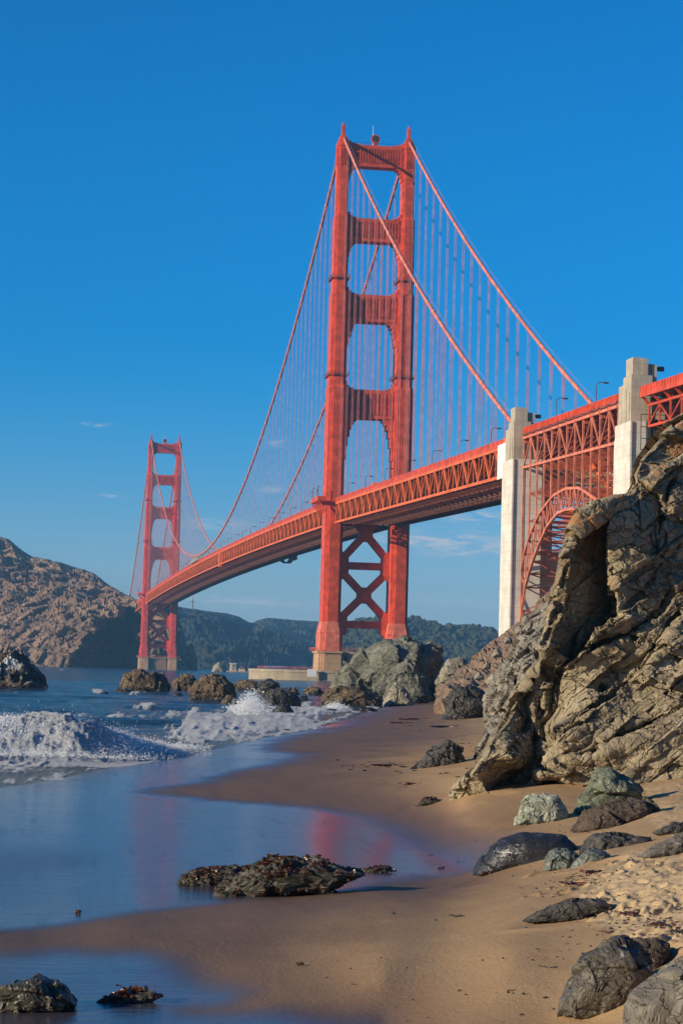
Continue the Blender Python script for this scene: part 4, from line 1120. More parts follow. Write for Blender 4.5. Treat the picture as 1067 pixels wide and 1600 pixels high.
# ---------------------------------------------------------------- relief-built land: outline, real distance and thickness
def relief(name, outline, ctrl, step, mat, thick, disp=None, edge=(14, .6), margin=22, inset=8, shape=None, lin=True, dscale=1.0, parent=None, attrs=None, fade_edge=.35, smooth=False):
    us = [p[0] for p in outline]; vs = [p[1] for p in outline]
    gu = np.arange(min(us)-margin, max(us)+margin+step, step); gv = np.arange(min(vs)-margin, max(vs)+margin+step, step)
    U, Vv = np.meshgrid(gu, gv); shp = U.shape; U = U.ravel(); Vv = Vv.ravel()
    s, nu, nv = poly_sd(U, Vv, outline)
    keep = s > -margin
    cu, cv = np.mean(us), np.mean(vs)
    out = s < 0; tt = np.clip(-s/margin, 0, 1)
    dxu, dyv = cu-nu, cv-nv; L = np.hypot(dxu, dyv)+1e-9
    U2 = np.where(out, nu+dxu/L*inset*tt, U); V2 = np.where(out, nv+dyv/L*inset*tt, Vv)
    f = tps_fit(np.array([c[:2] for c in ctrl])/100., [c[2] for c in ctrl], lin=lin, reg=1e-5)
    D = f(np.stack([U2, V2], 1)/100.)
    if shape: D = shape(U2, V2, D)
    D = D + np.where(~out, edge[1]*np.clip(1-s/edge[0], 0, 1)**2, edge[1]+thick*tt)
    R_ = FW[None]+RT[None]*(((U2-533.5)*cr_-(800-V2)*sr_)/FPX)[:, None]+UP[None]*(((U2-533.5)*sr_+(800-V2)*cr_)/FPX)[:, None]
    P = CAM+R_*D[:, None]
    i = np.arange(len(U)).reshape(shp); F = np.stack([i[:-1, :-1].ravel(), i[1:, :-1].ravel(), i[1:, 1:].ravel(), i[:-1, 1:].ravel()], 1)
    F = F[keep[F].all(1)]
    used = np.unique(F); mp = -np.ones(len(U), int); mp[used] = np.arange(len(used)); F = mp[F]; P = P[used]
    N = normals(P, F)
    if (N*(P-CAM)).sum(1).mean() > 0: F = F[:, ::-1]; N = -N
    if disp is not None:
        dr = CAM-P; dr /= np.linalg.norm(dr, axis=1, keepdims=True); dr = dr+.55*N; dr /= np.linalg.norm(dr, axis=1, keepdims=True)
        P = P+dr*(disp(P, U2[used], V2[used], tt[used])*(1-fade_edge*(1-np.clip(s[used]/edge[0], 0, 1))))[:, None]
    c = P.mean(0); c[2] = P[:, 2].min()
    o = mesh_np(name, P, F, mat, origin=c, parent=parent, smooth=smooth)
    return o, P, F
cr_, sr_ = math.cos(ROL), math.sin(ROL)

# Marin headland behind the far tower
def hill_disp(a1, a2, sc=1.0):
    def f(P, U, Vv, tt):
        q = P*[1, 1, .55]
        w = P+8*sc*np.stack([vnoise(P/30., 120), vnoise(P/30.+5, 121), vnoise(P/30.+9, 122)], 1)
        return a1*1.5*fbm(q/(120*sc), 3, 101)-a1*.95*np.abs(fbm(w/(60*sc)*[1, 1, .38], 4, 104, gain=.55))-a2*.9*np.abs(fbm(w/(22*sc)*[1, 1, .45], 4, 108, gain=.6))+a2*.5*blocks(P, 16*sc, 117)+a2*.3*blocks(P, 6*sc, 119)
    return f
def hillmat(name, c1, c2, c3, sc=1.0, bd=3):
    m, t, b = newmat(name); p = wpos(t)
    n1 = t.noise(p, .012*sc, 8, .62, .5); n2 = t.noise(p, .06*sc, 7, .68); n3 = t.noise(t.map(p, (1, 1, .35)), .22*sc, 6, .7)
    c = t.mix(t.smooth(n1, .36, .62), c1, c2); c = t.mix(t.math('MULTIPLY', t.smooth(n2, .5, .66), .7), c, c3)
    c = t.mix(t.math('MULTIPLY', t.smooth(n3, .52, .72), .5), c, tuple(x*.4 for x in c1))
    t.put(b.inputs['Base Color'], c); b.inputs['Roughness'].default_value = .95
    bump(t, b, t.math('ADD', n2, t.math('MULTIPLY', n3, .8)), 1.0, bd*1.5)
    return m
M_head = hillmat('headland_rock', (.20, .12, .072), (.30, .19, .118), (.145, .108, .068))
headl = [(-140, 800), (-60, 822), (0, 839), (12, 842), (28, 856), (48, 869), (75, 874), (100, 881), (128, 889), (148, 896), (170, 914), (190, 925), (208, 934), (225, 942), (262, 950), (278, 962), (288, 985), (292, 1010), (300, 1050), (-140, 1052)]
ctrl = []
for u, ds0, dr in [(-140, 2260, 2620), (-60, 2200, 2560), (0, 2150, 2520), (50, 2090, 2470), (85, 2040, 2430)]:
    top = np.interp(u, [p[0] for p in headl[:15]], [p[1] for p in headl[:15]])
    for k, f_ in ((0, 0), (.35, .25), (.7, .62), (1, 1)): ctrl.append((u, 1048+(top-1048)*k, ds0+(dr-ds0)*f_))
ctrl += [(105, 1040, 1990), (125, 1012, 2010), (150, 985, 2040), (185, 962, 2090), (213, 945, 2150), (120, 960, 2140), (130, 900, 2380), (160, 925, 2300), (190, 935, 2230)]          # lit spur
ctrl += [(125, 1046, 2060), (140, 1046, 2100), (152, 1046, 2120), (156, 1010, 2170), (160, 1046, 2230), (172, 1010, 2260), (180, 985, 2270), (196, 1046, 2270), (202, 1000, 2300), (210, 965, 2270), (165, 990, 2230)]   # shaded cove
ctrl = [(u, v, D+170) for u, v, D in ctrl]
ctrl += [(220, 1046, 2225), (216, 1000, 2250), (224, 950, 2300), (245, 1046, 2225), (250, 1000, 2250), (262, 960, 2300), (275, 1046, 2230), (284, 1000, 2270), (292, 1046, 2270), (295, 1030, 2280)]
o, _, _ = relief('headland', headl, ctrl, 1.1, M_head, 500, hill_disp(7.5, 2.8), edge=(9, 25), margin=14, inset=6, fade_edge=.85)
prop(o, kind='structure', label='brown bare headland on the left behind the far bridge tower')

M_fh = hillmat('far_green_hills', (.018, .026, .016), (.034, .040, .022), (.014, .020, .013), .6, 4)
far1 = [(240, 940), (290, 950), (325, 955), (352, 958), (370, 963), (385, 972), (393, 974), (402, 969), (418, 965), (450, 968), (480, 970), (510, 972), (560, 976), (700, 990), (900, 1010), (900, 1060), (240, 1056)]
ctrl = [(240, 1050, 3900), (330, 1050, 3900), (500, 1050, 4200), (900, 1055, 4400), (240, 945, 4700), (330, 958, 4700), (390, 975, 4900), (450, 970, 5000), (600, 980, 5200), (900, 1010, 5300), (300, 1000, 4250), (450, 1010, 4450), (360, 1020, 4020), (410, 990, 4560), (600, 1020, 4500)]
o, _, _ = relief('far_hills', far1, ctrl, 1.8, M_fh, 800, hill_disp(15, 2.0, 2.6), edge=(9, 40), margin=12, inset=5, fade_edge=.93)
prop(o, kind='structure', label='blue hazy range of hills across the bay behind the bridge')
far2 = [(500, 1012), (540, 985), (560, 976), (590, 970), (630, 970), (655, 974), (680, 982), (700, 986), (740, 983), (765, 988), (790, 1003), (840, 1018), (1000, 1040), (1000, 1062), (500, 1058)]
ctrl = [(500, 1055, 2900), (700, 1058, 2900), (1000, 1060, 2900), (500, 1012, 3300), (600, 975, 3450), (700, 990, 3450), (800, 1008, 3450), (1000, 1040, 3400), (600, 1020, 3050), (750, 1030, 3050)]
WP = {}
o, Pw, Fw_ = relief('wooded_hill', far2, ctrl, 3, M_fh, 500, hill_disp(9, .7, 1.5), edge=(5, 30), margin=12, inset=5)
prop(o, kind='structure', label='dark tree covered hill across the bay right of the near tower')
def ico(sub):
    import bmesh
    bm = bmesh.new(); bmesh.ops.create_icosphere(bm, subdivisions=sub, radius=1)
    V = np.array([v.co[:] for v in bm.verts]); F = np.array([[v.index for v in f.verts] for f in bm.faces]); bm.free()
    return V, F
ICO = {}
def get_ico(s):
    if s not in ICO: ICO[s] = ico(s)
    return ICO[s]
mt_, t, b = newmat('distant_tree_leaves'); p = wpos(t); n = t.noise(p, .09, 4, .6); n2 = t.noise(p, .5, 4, .7)
t.put(b.inputs['Base Color'], t.mix(t.smooth(n2, .35, .7), t.mix(n, (.022, .030, .012), (.052, .058, .024)), (.018, .024, .010))); b.inputs['Roughness'].default_value = .9
iv, if_ = get_ico(2)
uw, vw, _ = proj(Pw)
cand = np.where((vw < 1034) & (uw > 505) & (uw < 850))[0]
sel = rng.choice(cand, 6500)
VV, FF = [], []
for k, i in enumerate(sel):
    s = rng.uniform(2.2, 5.2)*(1.6 if rng.random() < .12 else 1)
    v = iv*(1+.45*vnoise(iv*2.6+k*3.1, 5)[:, None])*[s, s, s*rng.uniform(.8, 1.35)]+Pw[i]+[0, 0, s*.45]
    VV.append(v); FF.append(if_+k*len(iv))
VV = np.concatenate(VV); FF = np.concatenate(FF)
o = mesh_np('forest', VV, FF, mt_, smooth=False, origin=VV.mean(0)); prop(o, 'dense dark wood covering the low hill right of the near tower', 'forest', kind='stuff')
# ================================================================== ROCKS
M_crag = rock('outcrop_rock', ((.17, .135, .085), (.31, .25, .158), (.40, .325, .21)), 1.0, vein=.8, lichen=.75, bstr=.9, bd=.05, strata=((1, 1, 3.2), (.2, .65, .3)))
M_crag2 = rock('grey_bluff_rock', ((.17, .145, .11), (.25, .225, .18), (.33, .30, .24)), .8, vein=.8, bstr=.8, bd=.06)
M_bluff = rock('brown_bluff_earth', ((.15, .095, .055), (.24, .155, .095), (.29, .20, .13)), .28, bstr=.9, bd=.25)
M_gg = rock('grey_green_rock', ((.075, .075, .056), (.165, .158, .115), (.235, .232, .18)), .55, vein=.5, bstr=.9, bd=.10, wet=.9)
M_tan = rock('tan_rock', ((.17, .145, .10), (.30, .265, .19), (.37, .33, .25)), .7, vein=.5, bstr=.8, bd=.08)
M_seab = rock('brown_sea_rock', ((.07, .048, .030), (.155, .105, .060), (.21, .15, .085)), .6, bstr=.9, bd=.10, wet=.7)
M_dark = rock('dark_wet_rock', ((.028, .025, .022), (.06, .052, .043), (.10, .088, .07)), .7, bstr=.9, bd=.06, wet=1.2, rough=.6)
M_guano = rock('guano_streaked_rock', ((.045, .035, .030), (.10, .075, .055), (.15, .11, .08)), .5, bstr=.9, bd=.12, guano=.95, wet=.6)
M_pale = rock('pale_green_boulder', ((.18, .19, .14), (.30, .32, .24), (.42, .43, .35)), 2.2, vein=1, bstr=.6, bd=.03)
M_green = rock('green_serpentine', ((.07, .082, .055), (.145, .165, .105), (.26, .28, .19)), 2.0, vein=.4, bstr=.9, bd=.03, strata=((.6, .6, 4), (.5, -.6, .3)))
M_brn = rock('dark_brown_boulder', ((.045, .032, .022), (.085, .060, .040), (.12, .085, .06)), 2.2, bstr=.9, bd=.03)
M_blk_r = rock('wet_black_boulder', ((.014, .014, .015), (.026, .026, .027), (.042, .041, .038)), 1.6, vein=.3, bstr=.5, bd=.015, rough=.5, strata=((.4, .4, 3), (.2, .5, .2)))
M_teal = rock('wet_green_grey_rock', ((.05, .06, .05), (.11, .13, .11), (.19, .21, .17)), 2.6, vein=.6, bstr=.8, bd=.02, rough=.35)
M_grey = rock('grey_boulder', ((.075, .065, .05), (.14, .125, .098), (.21, .19, .15)), 1.8, vein=.7, bstr=.7, bd=.025, rough=.7)
M_fg = rock('foreground_boulder', ((.04, .034, .025), (.095, .080, .056), (.16, .14, .10)), 2.4, vein=1, bstr=.7, bd=.02, rough=.5, wet=.9, algae=(.12, .09, .03))
M_weed_r = rock('weedy_pool_rock', ((.022, .018, .012), (.055, .048, .029), (.095, .085, .052)), 3.0, bstr=.9, bd=.02, rough=.5)

# ---- the great outcrop on the right
ca, sa_ = math.cos(math.radians(40)), math.sin(math.radians(40))
E1 = RT*ca+np.array([0, 0, 1])*sa_; E2 = -RT*sa_+np.array([0, 0, 1])*ca; E3 = np.array([FH[0], FH[1], 0])
FR = np.stack([E1*.55, E2*1.15, E3*.9], 1)
crag = [(700, 1262), (706, 1243), (722, 1222), (742, 1195), (757, 1170), (768, 1148), (788, 1122), (800, 1098), (812, 1075), (832, 1050), (848, 1030), (845, 1010), (850, 985), (856, 960), (864, 933), (870, 905), (874, 880), (884, 850), (893, 824), (902, 803),
        (922, 790), (945, 780), (965, 773), (985, 768), (992, 757), (988, 742), (998, 716), (1012, 699), (1025, 684), (1042, 668), (1067, 652), (1110, 625), (1170, 592), (1240, 575), (1310, 582), (1370, 615), (1415, 680), (1450, 770), (1490, 870), (1515, 980), (1555, 1100), (1580, 1245), (1330, 1240), (1067, 1232), (960, 1232), (905, 1230), (872, 1218), (850, 1215), (805, 1240), (762, 1262), (730, 1272)]
base_d = lambda u, v: ground_hit(u, v)
ctrl = [(712, 1245, base_d(712, 1245)-.2), (760, 1240, base_d(760, 1240)), (800, 1222, base_d(800, 1222)), (740, 1205, 60.4), (775, 1160, 61.0), (800, 1185, 59.6), (820, 1120, 62.0), (850, 1070, 62.6),
        (835, 1190, 61.8), (842, 1150, 62.9), (850, 1110, 63.2), (870, 1190, 60.8), (870, 1140, 60.3), (900, 1195, 60.6), (980, 1195, 60.2), (1067, 1195, 59.6), (1200, 1200, 58.5), (1330, 1210, 57.6),
        (900, 1100, 60.9), (960, 1120, 60.6), (1040, 1110, 60.2), (1200, 1100, 59.4), (900, 1040, 61.4), (960, 1000, 61.2), (960, 1050, 61.5), (1067, 1000, 61.2), (1200, 1000, 60.4), (960, 900, 60.9), (975, 830, 61.3), (1020, 900, 61.5), (1067, 900, 62.0), (1200, 900, 61.5),
        (985, 790, 61.6), (1030, 760, 62.2), (1067, 700, 63.4), (1067, 800, 62.4), (1015, 705, 63.2), (1200, 750, 63.5), (1200, 620, 65.5), (1330, 620, 66.5), (1330, 900, 61.5), (1330, 1050, 60), (1450, 800, 65), (1480, 1000, 61.5), (1500, 1200, 58.5), (1580, 1210, 59.5), (1410, 700, 66.5), (850, 1000, 60.9), (862, 950, 60.7), (875, 900, 60.6), (885, 860, 60.6), (900, 812, 61.0), (950, 785, 61.2), (965, 900, 61.0), (970, 960, 61.0)]
REC = [(897, 836), (925, 822), (957, 806), (952, 850), (956, 885), (957, 925), (958, 960), (940, 975), (925, 985), (915, 1005), (905, 1022), (889, 1030), (870, 1018), (851, 1006), (865, 975), (878, 950), (884, 918), (890, 889), (894, 860)]
CRK = [([(861, 1056), (889, 1034), (910, 1016), (936, 1006), (976, 991), (1004, 976), (1031, 955), (1067, 910), (1120, 870)], .5, 4.5, .22),
       ([(940, 1075), (972, 1057), (1002, 1038), (1021, 1014), (1036, 990), (1050, 968), (1067, 955)], .75, 5.5, .3),
       ([(866, 1152), (890, 1134), (912, 1117), (945, 1090), (974, 1064), (1000, 1046)], .5, 4, .18),
       ([(905, 1178), (940, 1166), (974, 1152), (1000, 1140), (1021, 1126), (1045, 1115), (1067, 1098), (1100, 1070)], .6, 5, .3),
       ([(1053, 1060), (1062, 1045), (1072, 1024), (1090, 990)], .6, 5, .2),
       ([(838, 1200), (834, 1165), (836, 1130), (846, 1095), (858, 1062)], .8, 9, .25),
       ([(770, 1232), (800, 1215), (830, 1200), (846, 1188)], .6, 6, .15),
       ([(962, 876), (972, 868), (985, 852)], .45, 4, .05), ([(1024, 862), (1026, 845), (1030, 820), (1036, 800)], .4, 3, .05), ([(1048, 872), (1054, 858), (1060, 850)], .5, 4.5, 0), ([(1040, 780), (1043, 765), (1050, 752)], .5, 4.5, .05),
       ([(957, 975), (957, 900), (953, 850)], .25, 5, 0), ([(898, 836), (930, 822), (968, 806)], .5, 3, .1), ([(985, 990), (987, 1000), (992, 985)], .4, 4, 0), ([(975, 950), (1000, 930), (1018, 905), (1030, 880), (1050, 905), (1067, 880)], .16, 2.2, 0),
       ([(1067, 845), (1040, 868), (1010, 890), (985, 905)], .12, 2, .05), ([(1100, 760), (1060, 800), (1020, 815), (990, 840)], .14, 2.2, .05), ([(1067, 1160), (1040, 1165), (1010, 1178), (985, 1198)], .3, 3, .1), ([(930, 1200), (925, 1180), (935, 1150), (960, 1128)], .22, 3, .05)]
def crag_shape(U, Vv, D):
    wob = np.stack([U/34., Vv/34., 0*U], 1)
    wu = U+3.5*fbm(wob*3, 3, 201); wv = Vv+3.5*fbm(wob*3+9, 3, 204)
    s, _, _ = poly_sd(wu, wv, REC)
    m = sstep(s, -1.5, 3.0)
    dr = np.interp(U+.12*(Vv-900), [850, 958], [60.9, 63.1])
    D = D*(1-m)+np.maximum(dr, D-.2)*m
    # a lit fin on the left of the hollow and the slab that roofs it
    d2, _ = line_dist(wu, wv, [(905, 815), (935, 800), (965, 786)]); D = D-.15*np.exp(-(d2/20)**2)
    d3, _ = line_dist(wu, wv, [(925, 995), (950, 978), (985, 965)]); D = D-.5*np.exp(-(d3/11)**2)
    for pts, dep_, w, stp in CRK:
        d, sd_ = line_dist(wu, wv, pts)
        D = D+dep_*1.15*np.exp(-(d/(w*.75))**1.3)-stp*1.3*np.exp(-(d/30)**2)*(sd_ > 0)
    return D
def crag_disp(P, U, Vv, tt):
    h = rockface(P, [(2.3, .55), (.9, .75), (.36, .75), (.14, .6)], 301, frame=FR)+.05*fbm(P*1.1, 3, 306)+.022*fbm(P*7, 4, 307, ridge=True)
    h = h*(1-.5*sstep(poly_sd(U, Vv, REC)[0], -3, 5))+.5*blocks(P, .8, 377, frame=FR)*sstep(-Vv, -880, -800)*(U < 1000)*(1-sstep(poly_sd(U, Vv, REC)[0], -3, 1))
    return h*(1-.5*np.clip(tt*3, 0, 1))
o, _, _ = relief('rock_outcrop', crag, ctrl, .68, M_crag, 7, crag_disp, edge=(6, .35), margin=20, inset=9, shape=crag_shape)
prop(o, 'huge craggy brown rock outcrop with a dark hollow, rising from the sand on the right', 'rock outcrop')

# ---- paler shattered rock and the bluff behind it
def bluff_disp(P, U, Vv, tt):
    Q = np.stack([(P-CAM)@RT*.22, (P-CAM)@FW*.018, P[:, 2]*.22], 1)
    return 3.2*fbm(Q, 5, 323, gain=.6, ridge=True)+2.2*blocks(Q*1.6, .6, 325)
blf = [(690, 1095), (705, 1065), (722, 1046), (745, 1028), (762, 1014), (777, 1003), (800, 988), (822, 968), (840, 952), (856, 930), (880, 900), (940, 880), (1040, 860), (1040, 1110), (690, 1110)]
ctrl = [(690, 1100, 215), (740, 1098, 205), (800, 1095, 190), (1040, 1100, 160), (722, 1048, 262), (777, 1005, 300), (850, 940, 330), (960, 885, 350), (780, 1050, 245), (850, 1000, 270), (850, 1060, 215), (1040, 950, 300), (740, 1065, 240)]
o, _, _ = relief('bluff', blf, ctrl, 1.2, M_bluff, 60, bluff_disp, edge=(8, 3), margin=14, inset=5); prop(o, kind='structure', label='brown sloping bluff at the foot of the left concrete pylon')
blk = [(746, 1200), (742, 1185), (752, 1165), (760, 1140), (757, 1118), (760, 1095), (768, 1070), (778, 1048), (796, 1030), (806, 1012), (812, 992), (818, 975), (832, 962), (846, 950), (860, 940), (900, 940), (900, 1200), (830, 1215), (770, 1212)]
ctrl = [(750, 1195, 78), (800, 1200, 74), (870, 1200, 70), (760, 1120, 92), (800, 1110, 84), (770, 1070, 100), (800, 1060, 88), (820, 1040, 84), (812, 1000, 96), (850, 960, 100), (850, 1040, 82), (900, 1000, 80), (790, 1150, 80), (770, 1165, 80)]
def blk_shape(U, Vv, D):
    s, _, _ = poly_sd(U, Vv, [(768, 1070), (800, 1038), (806, 1090), (803, 1108), (765, 1112)]); D = D-2.6*sstep(s, -1, 4)
    for pts, dp, w in [([(803, 1112), (807, 1070), (800, 1030)], 2.0, 3), ([(760, 1116), (800, 1114), (830, 1098)], 2.0, 4), ([(850, 1060), (835, 1110), (830, 1160)], 2.2, 6), ([(800, 1030), (815, 1016), (832, 1012)], 1.5, 4)]:
        d, _ = line_dist(U, Vv, pts); D = D+dp*np.exp(-(d/w)**2)
    return D
def blk_disp(P, U, Vv, tt): return rockface(P, [(2.4, .6), (.9, .9), (.35, .9)], 331)+.05*fbm(P*3, 4, 334)
o, _, _ = relief('shattered_rock', blk, ctrl, .8, M_crag2, 18, blk_disp, edge=(8, 1.2), margin=16, inset=6, shape=blk_shape); prop(o, 'pale grey shattered rock face left of the great brown outcrop', 'rock')

# ---- boulders: the outline of each, its place on the sand, and a rounded, faceted body
def boulder(outline, mat, label, group=None, base=None, depth=.8, sub=6, blocky=.8, f1=.5, amp=1.0, seed=1, D=None, name='boulder', ridge=None, top=0, fr=None, cat='boulder', stretch=1.0):
    O = np.array(outline, float)
    c = np.array([(O[:, 0].min()+O[:, 0].max())/2, (O[:, 1].min()*.45+O[:, 1].max()*.55)])
    if ridge: c = np.array(ridge, float)
    V0, F = get_ico(sub)
    th = np.arctan2(-V0[:, 1], V0[:, 0]); dx, dy = np.cos(th), np.sin(th)
    R_ = np.zeros(len(V0))
    Q = np.roll(O, -1, 0)
    for a, b_ in zip(O, Q):
        e = b_-a; den = dx*e[1]-dy*e[0]; den = np.where(abs(den) < 1e-9, 1e-9, den)
        w = a-c; t_ = (w[0]*e[1]-w[1]*e[0])/den; s_ = (w[0]*dy-w[1]*dx)/den
        ok = (t_ > 0) & (s_ >= -1e-6) & (s_ <= 1+1e-6); R_ = np.where(ok, np.maximum(R_, t_), R_)
    m = np.hypot(V0[:, 0], V0[:, 1]); rho = R_*m**blocky
    if base is None: base = (c[0], O[:, 1].max()-4)
    Dg = D or ground_hit(*base)
    W_ = (O[:, 0].max()-O[:, 0].min())/2*Dg/FPX
    H_ = (O[:, 1].max()-O[:, 1].min())/2*Dg/FPX
    dw = depth*min(W_, H_*2.2)
    Dc = Dg+dw*.75
    px = c[0]+rho*dx; py = c[1]+rho*dy
    z_ = np.sign(V0[:, 2])*np.abs(V0[:, 2])**.85
    rays = FW[None]+RT[None]*(((px-533.5)*cr_-(800-py)*sr_)/FPX)[:, None]+UP[None]*(((px-533.5)*sr_+(800-py)*cr_)/FPX)[:, None]
    P = CAM+rays*Dc - np.array([FH[0], FH[1], 0])[None]*(z_*dw*stretch)[:, None]*1.0
    N = normals(P, F)
    if (N*(P-P.mean(0))).sum(1).mean() < 0: F = F[:, ::-1]; N = -N
    s = min(W_, H_*1.6)
    q = P+seed*13.7
    dsp = rockface(q, [(s*f1*2.0, .42), (s*f1*.85, .55), (s*f1*.32, .55), (s*f1*.12, .5)], seed, frame=fr)+s*.03*fbm(q/s*2.2, 4, seed+3)+s*.010*fbm(q/s*14, 4, seed+5, ridge=True)
    P = P+N*((dsp-dsp.mean())*amp-.02*s)[:, None]
    org = P.mean(0); org[2] = P[:, 2].min()
    o = mesh_np(name, P, F, mat, origin=org, smooth=sub < 5)
    prop(o, label, cat, group); return o, P
G1, G2, G3, G4 = 'boulders at the end of the beach', 'rocks in the surf', 'boulders on the near sand', 'rocks beside the pools'
B = boulder
B([(528, 1078), (545, 1052), (562, 1032), (588, 1012), (605, 1004), (628, 1001), (650, 1008), (668, 1009), (686, 1015), (694, 1032), (692, 1048), (684, 1066), (676, 1085), (650, 1104), (600, 1106), (555, 1102), (532, 1094)], M_gg, 'largest grey green boulder at the far end of the beach, below the near tower', G1, base=(600, 1098), ridge=(604, 1058), seed=11, depth=1.0, blocky=.6, f1=.75, amp=.9, stretch=1.1)
B([(596, 1104), (602, 1078), (612, 1052), (622, 1040), (636, 1033), (650, 1040), (660, 1055), (668, 1072), (676, 1095), (655, 1106)], M_gg, 'medium grey boulder leaning in front of the largest grey green one', G1, base=(640, 1100), ridge=(632, 1066), seed=15, blocky=.65, D=ground_hit(640, 1100)-2)
B([(598, 1108), (604, 1085), (618, 1068), (630, 1072), (642, 1092), (648, 1108)], M_tan, 'small pointed brownish boulder in front of the largest grey green one', G1, base=(620, 1102), seed=18, blocky=.65, sub=5, D=ground_hit(620, 1103)-3)
B([(678, 1095), (680, 1068), (690, 1046), (702, 1032), (718, 1029), (730, 1034), (735, 1052), (728, 1075), (714, 1098)], M_tan, 'pale tan boulder right of the largest grey green one', G1, base=(700, 1090), ridge=(698, 1060), seed=22, blocky=.65, D=ground_hit(700, 1092)+4)
B([(672, 1098), (678, 1080), (690, 1070), (700, 1076), (706, 1092), (700, 1102)], M_tan, 'small brown stone at the foot of the pale tan boulder', G1, base=(690, 1095), seed=25, sub=5)
B([(690, 1130), (697, 1105), (706, 1082), (718, 1074), (734, 1073), (750, 1080), (762, 1092), (766, 1104), (756, 1120), (740, 1134), (700, 1136)], M_dark, 'blackish jagged boulder on the sand at the foot of the pale shattered rock', G1, base=(720, 1124), ridge=(722, 1100), seed=29, blocky=.6, f1=.6, amp=1.25)
for i, (u, v, w, h, mt) in enumerate([(655, 1091, 9, 6, M_tan), (668, 1087, 8, 7, M_gg), (676, 1093, 7, 5, M_gg), (686, 1096, 8, 5, M_dark), (645, 1096, 8, 5, M_gg), (662, 1097, 6, 4, M_dark), (697, 1094, 7, 5, M_tan), (708, 1078, 9, 6, M_tan), (728, 1072, 10, 8, M_tan), (742, 1068, 8, 7, M_crag2), (752, 1080, 9, 8, M_crag2), (633, 1100, 8, 5, M_dark)]):
    w *= random.uniform(.8, 1.3)
    B([(u-w, v+h*.9), (u-w*.8, v-h*.2), (u-w*.2, v-h*.9), (u+w*.4, v-h*.75), (u+w*.9, v), (u+w, v+h*.9)], mt, 'one of the small stones lying below the boulders at the far beach end', 'small stones below the end boulders', base=(u, v+h*.4), seed=41+i*5, sub=4, name='stone', cat='stone')
for i, (u, v, w, h, mt) in enumerate([(793, 1000, 7, 6, M_crag2), (812, 985, 9, 8, M_crag2), (776, 1020, 8, 7, M_tan), (760, 1040, 6, 5, M_tan), (822, 968, 8, 7, M_crag2), (800, 1022, 6, 6, M_tan), (748, 1056, 8, 6, M_crag2), (770, 1062, 11, 9, M_tan), (764, 1088, 12, 10, M_crag2)]):
    B([(u-w, v+h*.9), (u-w*.8, v-h*.3), (u-w*.1, v-h), (u+w*.5, v-h*.7), (u+w, v+h*.1), (u+w, v+h)], mt, 'one of the loose rocks lying on the brown slope below the left pylon', 'loose rocks on the slope', base=(u, v), D=[225, 240, 235, 235, 250, 205, 215, 150, 125][i], seed=241+i*5, sub=4, name='rock', cat='rock', depth=1.2)
# surf rocks
B([(498, 1108), (502, 1088), (512, 1078), (530, 1074), (555, 1077), (575, 1082), (592, 1092), (600, 1110), (560, 1112)], M_seab, 'long low dark brown rock between the surf and the largest grey green boulder', G2, base=(550, 1104), seed=51, blocky=.7)
B([(186, 1088), (192, 1068), (198, 1052), (210, 1046), (222, 1043), (234, 1049), (246, 1050), (256, 1058), (266, 1070), (270, 1088)], M_seab, 'round topped brown sea rock in front of the far tower, farthest left of the row', G2, base=(230, 1082), ridge=(222, 1066), seed=56, blocky=.6, amp=1.1)
B([(178, 1086), (182, 1077), (195, 1074), (205, 1080), (204, 1088)], M_seab, 'low reddish ledge at the left foot of the round topped sea rock', G2, base=(192, 1083), seed=59, sub=5)
B([(266, 1088), (269, 1068), (278, 1058), (290, 1055), (302, 1057), (308, 1068), (308, 1086)], M_seab, 'small sea rock squeezed between the two large brown surf rocks', G2, base=(285, 1081), seed=62, blocky=.7, sub=5)
B([(293, 1098), (297, 1078), (306, 1064), (318, 1056), (334, 1054), (348, 1058), (360, 1072), (368, 1086), (368, 1102), (320, 1102)], M_seab, 'large rounded brown sea rock, middle of the row in the surf', G2, base=(330, 1096), ridge=(318, 1080), seed=66, blocky=.6, amp=1.1)
B([(342, 1104), (346, 1094), (358, 1086), (370, 1090), (374, 1106)], M_seab, 'little brown rock touching the right foot of the rounded middle sea rock', G2, base=(358, 1101), seed=69, sub=5)
B([(360, 1085), (364, 1070), (374, 1064), (392, 1063), (410, 1068), (420, 1085)], M_seab, 'low brown sea rock behind the white splash', G2, base=(385, 1080), seed=72, sub=5)
B([(396, 1090), (402, 1068), (418, 1062), (434, 1064), (438, 1078), (440, 1092)], M_dark, 'flat topped blackish rock behind the white splash', G2, base=(420, 1086), seed=75, sub=5, blocky=.6)
B([(400, 1112), (404, 1092), (420, 1080), (440, 1077), (458, 1082), (470, 1096), (472, 1110), (440, 1118)], M_dark, 'long dark rock right of the white splash', G2, base=(440, 1104), seed=78, blocky=.65)
B([(424, 1124), (428, 1108), (440, 1098), (452, 1102), (461, 1116), (458, 1126)], M_dark, 'dark pointed rock nearest the shore in the surf, below the long dark rock', G2, base=(444, 1116), seed=81, sub=5)
B([(408, 1112), (416, 1104), (430, 1108), (428, 1118)], M_dark, 'small dark stone left of the dark pointed surf rock', G2, base=(418, 1111), seed=83, sub=4)
B([(448, 1092), (452, 1078), (460, 1074), (468, 1080), (474, 1094)], M_seab, 'little upright brown rock behind the long dark surf rock', G2, base=(460, 1087), seed=85, sub=5)
B([(472, 1094), (475, 1078), (486, 1072), (500, 1074), (508, 1084), (508, 1096)], M_seab, 'rounded brown rock just left of the long low dark brown rock', G2, base=(490, 1086), seed=88, sub=5)
B([(465, 1096), (470, 1088), (480, 1087), (484, 1098)], M_dark, 'tiny dark stone between the long dark rock and the rounded brown rock', G2, base=(474, 1093), seed=90, sub=4)
